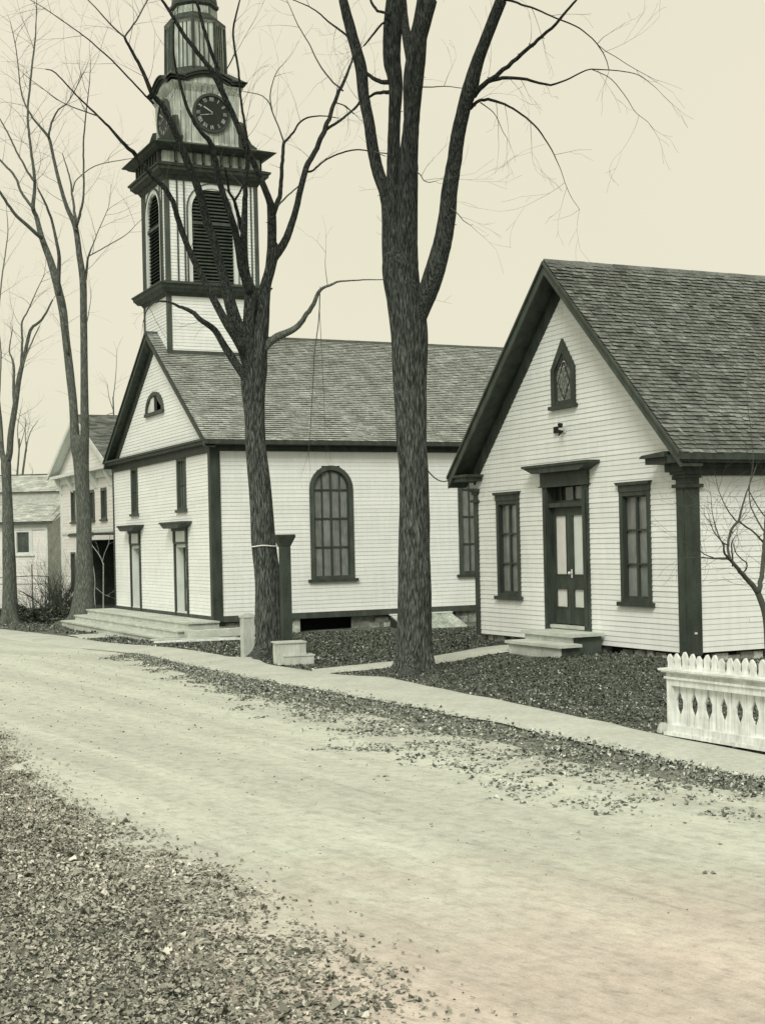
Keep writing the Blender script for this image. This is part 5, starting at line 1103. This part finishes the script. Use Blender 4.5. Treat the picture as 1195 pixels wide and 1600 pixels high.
# small crooked tree against the chapel side wall
tree('small_tree', 19., 41,
 [(1204, 1115, 14), (1202, 1060, 11.5), (1199, 1010, 10.5), (1197, 975, 10), (1193, 953, 9.5), (1188, 938, 9.5), (1182, 923, 9)],
 [([(1184, 926, 8.5), (1171, 910, 8), (1159, 896, 7), (1150, 886, 6), (1139.5, 874, 5), (1130, 873, 3.6), (1120, 872.5, 2.8), (1105, 872, 2.2), (1093, 871, 1.8), (1063, 872.5, 1)], 0, -.6, 4),
  ([(1140, 875, 4.6), (1137, 862, 4.2), (1136.5, 850, 4), (1139, 838, 4), (1143, 825, 4), (1153, 814, 3.8), (1157, 800, 3.2), (1160, 788, 2.8), (1164, 774, 2.5), (1168, 763, 2.2), (1180, 730, 1.4)], -.3, .3, 5),
  ([(1137, 872, 4), (1130, 862, 3.4), (1130, 852, 2.6), (1122, 840, 2), (1114, 830, 1.6), (1108, 812, 1.2)], -.3, -.7, 5),
  ([(1137, 852, 2.6), (1126, 845, 2), (1118, 824, 1.6), (1112, 800, 1.2), (1110, 775, .8)], -.2, -.5, 5),
  ([(1153, 814, 3), (1163, 822, 2.8), (1174, 829, 2.8), (1184, 839, 3), (1192, 848, 3.4)], .1, .4, 1),
  ([(1150, 815, 2.4), (1138, 800, 2), (1130, 785, 1.6), (1122, 766, 1.2), (1118, 748, .9)], .1, -.3, 5),
  ([(1158, 897, 2.8), (1165, 890, 2.4), (1166, 880, 2.2), (1156, 872, 2), (1148, 862, 1.6), (1145, 850, 1.3)], 0, -.4, 3),
  ([(1144, 885, 3), (1143, 862, 2.6), (1142, 850, 2), (1148, 838, 1.4)], -.1, -.3, 3),
  ([(1184, 926, 8), (1188, 905, 7.5), (1190.5, 886, 7), (1193.5, 850, 6.4), (1195, 829, 5.6), (1197, 790, 4.6), (1200, 750, 3.4), (1202, 700, 2.4)], 0, .5, 3.5),
  ([(1193, 830, 3), (1184, 815, 2.6), (1172, 790, 2), (1170, 760, 1.6), (1176, 720, 1.2), (1172, 670, 1), (1166, 620, .8), (1168, 590, .6)], .2, .5, 2.2),
  ([(1168, 765, 1.8), (1176, 780, 1.8), (1186, 796, 2), (1193, 806, 2.2)], .1, .3, 2),
  ([(1115, 872, 2), (1100, 866, 1.7), (1090, 858, 1.4), (1075, 850, 1), (1062, 846, .7)], -.5, -.9, 5)],
 'small crooked leafless tree behind the picket fence at the right edge', group=None, bark='twig', limbbark='twig', twig='twig', tw=(.55, .0035, .8), step=.06, amp=.02, tkids=4)

# pale sapling in front of the dark porch
tree('sapling', 52., 51,
 [(162, 946, 2.1), (162, 925, 1.9), (162, 900, 1.8), (162, 880, 1.7)],
 [([(162, 882, 1.6), (158, 872, 1.5), (152, 862, 1.4), (145, 853, 1.2), (141, 843, 1)], 0, .2, .8),
  ([(161, 876, 1.2), (164, 864, 1.1), (170, 850, 1.2), (172, 838, .9)], 0, -.2, .8),
  ([(150, 918, 1.2), (157, 924, 1.1), (163, 929, 1), (172, 932, .8)], 0, .1, .6)],
 'thin pale sapling in front of the dark porch beside the church', group='pale saplings by the porch', bark='birch', limbbark='birch', twig='birch', tw=(1.0, .008, .7), step=.2, amp=.0)
tree('sapling', 52.5, 53, [(149, 944, 1.7), (148, 925, 1.5), (149, 910, 1.4), (147, 890, 1.3), (143, 870, 1.1)], [([(147, 890, 1.8), (142, 872, 1.5), (139, 855, 1.1)], 0, .2, .8)],
 'thinner pale sapling just right of the forked tree trunk, before the dark porch', group='pale saplings by the porch', bark='birch', limbbark='birch', twig='birch', tw=(.8, .007, .7), step=.2, amp=.0)
# thin trees far behind the barn
tree('thin_tree', 92., 61, [(27, 785, 3.6), (27, 750, 3.2), (30, 710, 2.6), (31, 685, 2)], [([(30, 700, 2), (28, 670, 1.6), (33, 640, 1)], 0, 1, .6), ([(31, 700, 1.6), (37, 680, 1.2), (42, 660, .9)], 0, 1, .6)],
 'thin bare tree far behind the barn, the left one of two', group='thin trees behind the barn', bark='barkpale', limbbark='barkpale', twig='twigpale', tw=(2.6, .016, .6), step=.5, amp=0)
tree('thin_tree', 92., 63, [(34, 782, 4.2), (35, 750, 3.6), (40, 710, 3), (43, 690, 2.4)], [([(43, 692, 2), (48, 675, 1.6), (58, 660, 1)], 0, 1, .8), ([(42, 705, 2), (40, 680, 1.6), (40, 655, 1)], 0, 1, .8), ([(36, 765, 1.4), (44, 750, 1.2), (52, 738, 1)], 0, 1, 1)],
 'thin bare tree far behind the barn, the right and thicker one of two', group='thin trees behind the barn', bark='barkpale', limbbark='barkpale', twig='twigpale', tw=(2.6, .016, .6), step=.5, amp=0)
tree('thin_tree', 88., 65, [(178, 680, 3), (178, 650, 2.4), (177, 620, 2)], [([(177, 625, 1.8), (180, 600, 1.4), (182, 575, 1), (183, 550, .7)], 0, 1, .5), ([(177, 640, 1.6), (171, 622, 1.2), (168, 600, .9)], 0, 1, .6), ([(178, 645, 1.4), (168, 648, 1.1), (163, 655, .9)], 0, 1, .8)],
 'thin twiggy treetop showing above the cream house roof, beside the church gable', group=None, bark='barkpale', limbbark='barkpale', twig='twigpale', tw=(1.5, .012, .6), step=.5, amp=0)

# ---------------------------------------------------------------- shrubs and hedge by the barn
def shrub(name, u, v, Y, n, hgt, spread, label, rad=.012, seed=1, group='leafless shrubs by the barn'):
    rr = random.Random(seed); p = at(u, v, Y); z = float(GROUND_Z(p[0], p[1])); c = empty(name, (p[0], p[1], z), 0, label, 'shrub', group); mb = MB()
    for k in range(n):
        a = rr.uniform(0, 2*PI); q = np.array([math.cos(a)*rr.uniform(0, spread), math.sin(a)*rr.uniform(0, spread)*.5, 0.])
        grow(mb, q, np.array([rr.gauss(0, .22), rr.gauss(0, .15), 1]), hgt*rr.uniform(.45, 1.1), rad*rr.uniform(.6, 1.3), 2, rr, .05, 4, .7)
    mb.build('stems', 'twig', c); return c
shrub('shrub', 88, 960, 55, 60, 2.5, 1.0, 'tall bundle of upright brown stems between the barn and the cream house', .022, 2)
shrub('shrub', 62, 962, 54, 30, 1.7, 1.2, 'lower spiky leafless bush in front of the barn wall', .014, 3)
shrub('shrub', 106, 962, 53, 14, 1.4, .6, 'small leafless bush against the trunk of the forked tree', .013, 4)
def hedge():
    p0, p1 = np.array(at(-60, 968, 54.)), np.array(at(132, 968, 52.)); rr = random.Random(77); mb = MB()
    for k in range(15000):
        t = rr.random(); q = p0*(1-t)+p1*t; h = .50+.10*math.sin(t*17)+.08*math.sin(t*41+1); dy = rr.gauss(0, .55)
        z = rr.random()**.8*h*max(.15, 1-(dy/1.5)**2); x, y = q[0]+rr.uniform(-.05, .05), q[1]+dy; g = float(gz(x, y))
        s = rr.uniform(.03, .09); a = rr.uniform(0, 2*PI); b = rr.uniform(-.8, .8); d = np.array([math.cos(a)*math.cos(b), math.sin(a)*math.cos(b), math.sin(b)])*s; e = unit(np.cross(d, [rr.gauss(0, 1), rr.gauss(0, 1), 1]))*s*.5; c = np.array([x, y, g+z])
        mb.face([c-d, c-e, c+d, c+e], 0, max(0, min(1, rr.gauss(.5, .22))))
    for k in range(160):
        t = rr.random(); q = p0*(1-t)+p1*t; q = np.array([q[0], q[1]+rr.gauss(0, .4), float(gz(q[0], q[1]))]); grow(mb, q, np.array([rr.gauss(0, .35), rr.gauss(0, .3), 1]), rr.uniform(.5, 1.1), .010, 1, rr, .05, 3, .7)
    tag(mb.build('hedge', 'leafdark'), 'low dark scrubby hedge running along the grass in front of the barn', 'hedge')
M['leafdark'] = mat('dark_scrub', (1, 1, 1), .9, tonecols=[(0, (.022, .028, .020)), (.6, (.07, .08, .058)), (1., (.2, .21, .16))])
hedge()
def rail_fence():
    o = at(52, 955, 60); g = float(gz(o[0], o[1])); c = empty('rail_fence', (o[0], o[1], g), math.radians(-2), 'thin post-and-wire fence crossing in front of the barn', 'fence')
    for x in (-3.4, -1.7, 0, .7):
        mb = MB(); mb.tube([(x, 0, -.1), (x, 0, 2.1 if x == 0 else 1.55)], [.028, .022], 6); mb.build('post', 'twig', c)
    for z in (1.85, 1.25):
        mb = MB(); mb.tube([(-3.5, 0, z-.4 if z > 1.5 else z), (-1.7, 0, z-.32 if z > 1.5 else z+.03), (0, 0, z-.25 if z > 1.5 else z), (.75, 0, z-.3 if z > 1.5 else z)], [.018]*4, 5); mb.build('rail', 'twig', c)
rail_fence()
# ================================================================ FALLEN LEAVES, GRASS, CLODS
def build_arrays(name, V, Fc, tone, matn, label, cat, smooth=False):
    me = bpy.data.meshes.new(name); k = Fc.shape[1]
    me.vertices.add(len(V)); me.vertices.foreach_set('co', V.ravel().astype(np.float32))
    me.loops.add(Fc.size); me.loops.foreach_set('vertex_index', Fc.ravel().astype(np.int32))
    me.polygons.add(len(Fc)); me.polygons.foreach_set('loop_start', np.arange(0, Fc.size, k, dtype=np.int32)); me.polygons.foreach_set('loop_total', np.full(len(Fc), k, np.int32))
    at_ = me.attributes.new('tone', 'FLOAT', 'FACE'); at_.data.foreach_set('value', tone.astype(np.float32))
    me.materials.append(M[matn]); me.update(calc_edges=True); me.validate()
    o = bpy.data.objects.new(name, me); COL.objects.link(o); return tag(o, label, cat, None, 'stuff')
def leaves(name, xy, size, tone, matn, label, lift=.012, curl=.5, off=0., tilt=.24):
    n = len(xy); K = 8; z0 = GROUND_Z(xy[:, 0], xy[:, 1])+lift+off
    an = np.linspace(0, 2*PI, K, endpoint=False)[None, :]+NP.uniform(-.25, .25, (n, K)); lob = 1+.13*np.cos(an*rngi(n)[:, None]+NP.uniform(0, 6, (n, 1)))+NP.uniform(-.10, .10, (n, K))
    asp = NP.uniform(.45, 1., (n, 1)); X = np.cos(an)*lob*size[:, None]; Y = np.sin(an)*lob*size[:, None]*asp
    cx_ = NP.normal(0, curl, (n, 1)); cy_ = NP.normal(0, curl, (n, 1)); Z = (cx_*X*X+cy_*Y*Y+NP.normal(0, .5, (n, 1))*X*Y)/size[:, None]
    ctr = np.zeros((n, 1)); X = np.c_[ctr, X]; Y = np.c_[ctr, Y]; Z = np.c_[ctr, Z]
    yaw = NP.uniform(0, 2*PI, n); pit = NP.normal(0, tilt, n); rol = NP.normal(0, tilt, n)
    Y2 = Y*np.cos(pit)[:, None]-Z*np.sin(pit)[:, None]; Z2 = Y*np.sin(pit)[:, None]+Z*np.cos(pit)[:, None]
    X3 = X*np.cos(rol)[:, None]+Z2*np.sin(rol)[:, None]; Z3 = -X*np.sin(rol)[:, None]+Z2*np.cos(rol)[:, None]
    X4 = X3*np.cos(yaw)[:, None]-Y2*np.sin(yaw)[:, None]; Y4 = X3*np.sin(yaw)[:, None]+Y2*np.cos(yaw)[:, None]
    Z3 = Z3-Z3.min(axis=1, keepdims=True)*.55
    V = np.stack([X4+xy[:, :1], Y4+xy[:, 1:2], Z3+z0[:, None]], -1).reshape(-1, 3)
    base = (np.arange(n)*(K+1))[:, None]; k = np.arange(K)
    Fc = np.stack([np.broadcast_to(base, (n, K)), base+1+k, base+1+(k+1) % K], -1).reshape(-1, 3)
    return build_arrays(name, V, Fc, np.clip(np.repeat(tone, K)+NP.normal(0, .03, n*K), 0, 1), matn, label, 'leaves')
def rngi(n): return NP.choice([2., 3., 5.], n)
def between(A, B, n, bias=None, spill=0.):
    A = lerp_poly(A, 400); B = lerp_poly(B, 400); s = NP.integers(0, 400, n); t = NP.random(n) if bias is None else bias(NP.random(n))
    if spill: t = t+NP.normal(0, spill, n)*(NP.random(n) < .3)
    return A[s]*(1-t)[:, None]+B[s]*t[:, None]+NP.normal(0, .05, (n, 2))
def clumpy(xy, f=1.6, thr=0., seed=0.):
    v = np.array([MN.noise((x*f+seed, y*f, 0.))+.5*MN.noise((x*f*2.7, y*f*2.7+seed, 3.)) for x, y in xy]); return v
def inpoly(xy, poly):
    x, y = xy[:, 0], xy[:, 1]; c = np.zeros(len(xy), bool); p = np.array(poly); j = len(p)-1
    for i in range(len(p)):
        c ^= ((p[i, 1] > y) != (p[j, 1] > y)) & (x < (p[j, 0]-p[i, 0])*(y-p[i, 1])/(p[j, 1]-p[i, 1]+1e-12)+p[i, 0]); j = i
    return c
def bldg(xy):                                                          # keep clear of the buildings
    a = (xy-P[:2])@dA[:2]; b = (xy-P[:2])@dB[:2]; c1 = (a > -.02) & (a < 7.1) & (b > .04)
    s1 = (b > -1.4) & (b < .1) & (a > 2.5) & (a < 4.95)
    a2 = (xy-Q[:2])@dA[:2]; b2 = (xy-Q[:2])@dB[:2]; c2 = (a2 > -.02) & (b2 > .04); s2 = (b2 > -1.9) & (b2 < .1) & (a2 > -1.0)
    return ~(c1 | s1 | c2 | s2)
def view_x(y, m=.8): return .272*y+m
# foreground, left of the road
n = 150000; Yv = 5.2+NP.random(n)**1.15*17; Xl = -view_x(Yv); rb = np.array(LEAF_EDGE); o_ = np.argsort(rb[:, 1]); Xr = np.interp(Yv, rb[o_, 1], rb[o_, 0])
t_ = NP.random(n); X_ = Xl+(Xr-Xl+.35)*t_; xy = np.c_[X_, Yv]; cl = clumpy(xy, 1.3)
dist = Xr-X_; keep = (NP.random(n) < np.clip((dist+.30+.45*cl)/.60, .05, 1)**1.5) & (Xr > Xl); xy = xy[keep]; cl = cl[keep]
leaves('leaf_litter', xy, (.005+.014*NP.random(len(xy))**1.8)*(1+.9*(NP.random(len(xy)) < .05)), np.clip(NP.normal(.63, .15, len(xy))+.15*cl+.2*(NP.random(len(xy)) < .06), 0, 1), 'leafwarm', 'thick litter of curled fallen leaves in the lower left foreground', .013, .6)
big = xy[(xy[:, 1] < 13) & (NP.random(len(xy)) < .020)]
leaves('pale_leaves', big, NP.uniform(.014, .027, len(big)), np.clip(NP.normal(.78, .09, len(big)), 0, 1), 'leafwarm', 'larger pale leaves on top of the litter in the lower left foreground', .016, .5, 0., .22)
# loose leaves straying over the road edge
n = 800; s = NP.random(n); Yv = 5.5+s*14; Xr = np.interp(Yv, rb[o_, 1], rb[o_, 0]); xy = np.c_[Xr+np.abs(NP.normal(0, .22, n)), Yv]
leaves('stray_leaves', xy, NP.uniform(.007, .018, n), np.clip(NP.normal(.55, .15, n), 0, 1), 'leafwarm', 'loose leaves straying onto the road from the lower left verge', .020, .6)
# verge between sidewalk and road
VA = [(q[0], q[1]) for q in WALK_N[:10]]; VB = VERGE_EDGE[1:10]
k_ = NP.integers(0, 400, 60000); t_ = NP.random(60000)*2.1; A_ = lerp_poly(VA, 400)[k_]; B_ = lerp_poly(VB, 400)[k_]
xy = A_*(1-t_)[:, None]+B_*t_[:, None]+NP.normal(0, .05, (60000, 2)); cl = clumpy(xy, 1.5, seed=4); far = np.clip((xy[:, 1]-21)/12, 0, 1)
dens = np.clip((t_+.04)/.16, 0, 1)*np.clip((1.4+1.0*cl-t_)/.7, .008, 1)**1.7*(1-.6*far)*np.clip(1.05+1.1*cl, .25, 1)
xy = xy[(NP.random(len(xy)) < dens) & (xy[:, 1] > 8)]
leaves('verge_leaves', xy, .008+.021*NP.random(len(xy))**1.7, np.clip(NP.normal(.60, .20, len(xy)), 0, 1), 'leaf', 'band of fallen leaves along the verge between sidewalk and road', .013, .6)
xy = VA_ = lerp_poly(VA, 400)[NP.integers(0, 400, 260)]+NP.normal(0, .28, (260, 2)); 
leaves('walk_leaves', xy, NP.uniform(.008, .022, len(xy)), np.clip(NP.normal(.45, .2, len(xy)), 0, 1), 'leaf', 'few loose leaves lying on the sidewalk', .020, .5)
# lawns behind the sidewalk
def lawn(name, poly, n, tone, label, size=(.008, .027), dark=.0):
    p = np.array(poly); xy = np.c_[NP.uniform(p[:, 0].min(), p[:, 0].max(), n), NP.uniform(p[:, 1].min(), p[:, 1].max(), n)]
    xy = xy[inpoly(xy, poly)]; xy = xy[bldg(xy)]; cl = clumpy(xy, 1.2, seed=9)
    wk = lerp_poly(WALK_F, 300); dw = np.abs(xy[:, :1]-np.interp(xy[:, 1], wk[:, 1], wk[:, 0])[:, None])[:, 0]; near = np.exp(-dw/1.3)
    sp = NP.random(len(xy)) < .08+.24*near
    leaves(name, xy, NP.uniform(*size, len(xy)), np.clip(NP.normal(tone, .13, len(xy))+sp*NP.uniform(.1, .5, len(xy))+.08*cl, 0, 1), 'leaf', label, .0, .7, -.01)
FP_T = [(-1.30, 24.75), (.18, 26.2), (1.97, 27.70), (3.15, 28.2)]; FP_B = [(2.9, 26.85), (1.86, 26.2), (.85, 25.34), (.17, 25.02), (-1.25, 23.95)]
lawn('chapel_lawn', [(3.9, 14.0), (3.13, 15.54), (2.35, 17.53), (1.41, 19.91), (.37, 22.2), (-.9, 23.9)]+FP_B[::-1][1:]+[(3.9, 26.3), (5.1, 23.4), (8.5, 24.8), (8.5, 14)], 58000, .34, 'dark leafy grass in front of the chapel, right of its path')
lawn('church_lawn', [(-1.30, 24.75), (.18, 26.2), (1.97, 27.70), (3.3, 28.3), (4.4, 40), (-4.7, 39), (-6.7, 37.5), (-6.0, 34.9), (-3.62, 29.31), (-2.02, 25.9)], 60000, .34, 'dark leafy grass beside the church, round the leaning tree', (.012, .036))
lawn('far_lawn', [(-8.0, 40.3), (-6.7, 42.6), (-9.5, 47), (-12, 52), (-18, 56), (-24, 62), (-12.7, 47.5), (-10.4, 44.2), (-8.8, 42.0)], 16000, .34, 'dark grassy strip under the two trees at the left', (.02, .05))
lawn('path_side_lawn', [(-8.75, 39.6), (-7.4, 40.7), (-6.3, 41.2), (-5.7, 36), (-5.7, 34.6)], 5000, .36, 'leafy patch between sidewalk and church steps', (.015, .04))
# grass blades among the leaves
def grass(name, poly, n, hgt, label):
    p = np.array(poly); xy = np.c_[NP.uniform(p[:, 0].min(), p[:, 0].max(), n), NP.uniform(p[:, 1].min(), p[:, 1].max(), n)]
    xy = xy[inpoly(xy, poly)]; xy = xy[bldg(xy)]; n = len(xy); z = GROUND_Z(xy[:, 0], xy[:, 1])-.02
    a = NP.uniform(0, 2*PI, n); w_ = NP.uniform(.002, .004, n); h = NP.uniform(.4, 1.2, n)*hgt; lean = NP.normal(0, .5, (n, 2))*h[:, None]
    p0 = np.c_[xy[:, 0]-np.cos(a)*w_, xy[:, 1]-np.sin(a)*w_, z]; p1 = np.c_[xy[:, 0]+np.cos(a)*w_, xy[:, 1]+np.sin(a)*w_, z]; p2 = np.c_[xy+lean, z+h]
    V = np.stack([p0, p1, p2], 1).reshape(-1, 3); build_arrays(name, V, np.arange(3*n).reshape(n, 3), NP.random(n), 'grass', label, 'grass')
grass('grass', [(3.9, 13.6), (2.35, 17.53), (.37, 22.2), (-1.3, 24.3), (-2.02, 25.9), (-3.62, 29.31), (-6.0, 35), (-6.5, 38.6), (4.5, 40), (4.0, 28), (5.1, 23.4), (8.5, 24.8), (8.5, 13.6)], 70000, .055, 'short dark grass growing between the leaves on the lawns')
grass('verge_grass', [(-view_x(6), 5), (-.6, 6.8), (-1.8, 10.2), (-3.7, 14), (-4.8, 17), (-6, 19), (-8, 19), (-4.5, 10)], 45000, .045, 'thin dry grass under the leaves in the lower left corner')
# clods and pebbles on the road
n = 2400; Yv = 6+NP.random(n)**.9*26; ra = np.array(ROAD_A); oa = np.argsort(ra[:, 1]); XA = np.interp(Yv, ra[oa, 1], ra[oa, 0]); XB = np.interp(Yv, rb[o_, 1], rb[o_, 0])
t_ = NP.beta(.8, 1.0, n); xy = np.c_[XB+(XA-XB)*t_, Yv]; s = NP.exponential(.0032, n)+.0025; s = np.minimum(s, .012)*np.clip(Yv/18, .4, 1); K = 6
an = np.linspace(0, 2*PI, K, endpoint=False); z = GROUND_Z(xy[:, 0], xy[:, 1])+.012
def ringv(f, h): return np.stack([xy[:, :1]+np.cos(an)*s[:, None]*f*NP.uniform(.7, 1.3, (n, K)), xy[:, 1:2]+np.sin(an)*s[:, None]*f*NP.uniform(.7, 1.3, (n, K)), np.broadcast_to((z+s*h)[:, None], (n, K))], -1)
V = np.concatenate([ringv(1.2, -.3), ringv(.85, .65), ringv(.25, .95)], 1); base = (np.arange(n)*3*K)[:, None]; k = np.arange(K)
Fc = np.concatenate([np.stack([base+k, base+(k+1) % K, base+K+(k+1) % K, base+K+k], -1), np.stack([base+K+k, base+K+(k+1) % K, base+2*K+(k+1) % K, base+2*K+k], -1)], 1).reshape(-1, 4)
build_arrays('road_clods', V.reshape(-1, 3), Fc, np.repeat(np.clip(NP.normal(.3, .2, n), 0, .75), 2*K), 'leaf', 'small clods and pebbles scattered over the dirt road', 'pebbles')
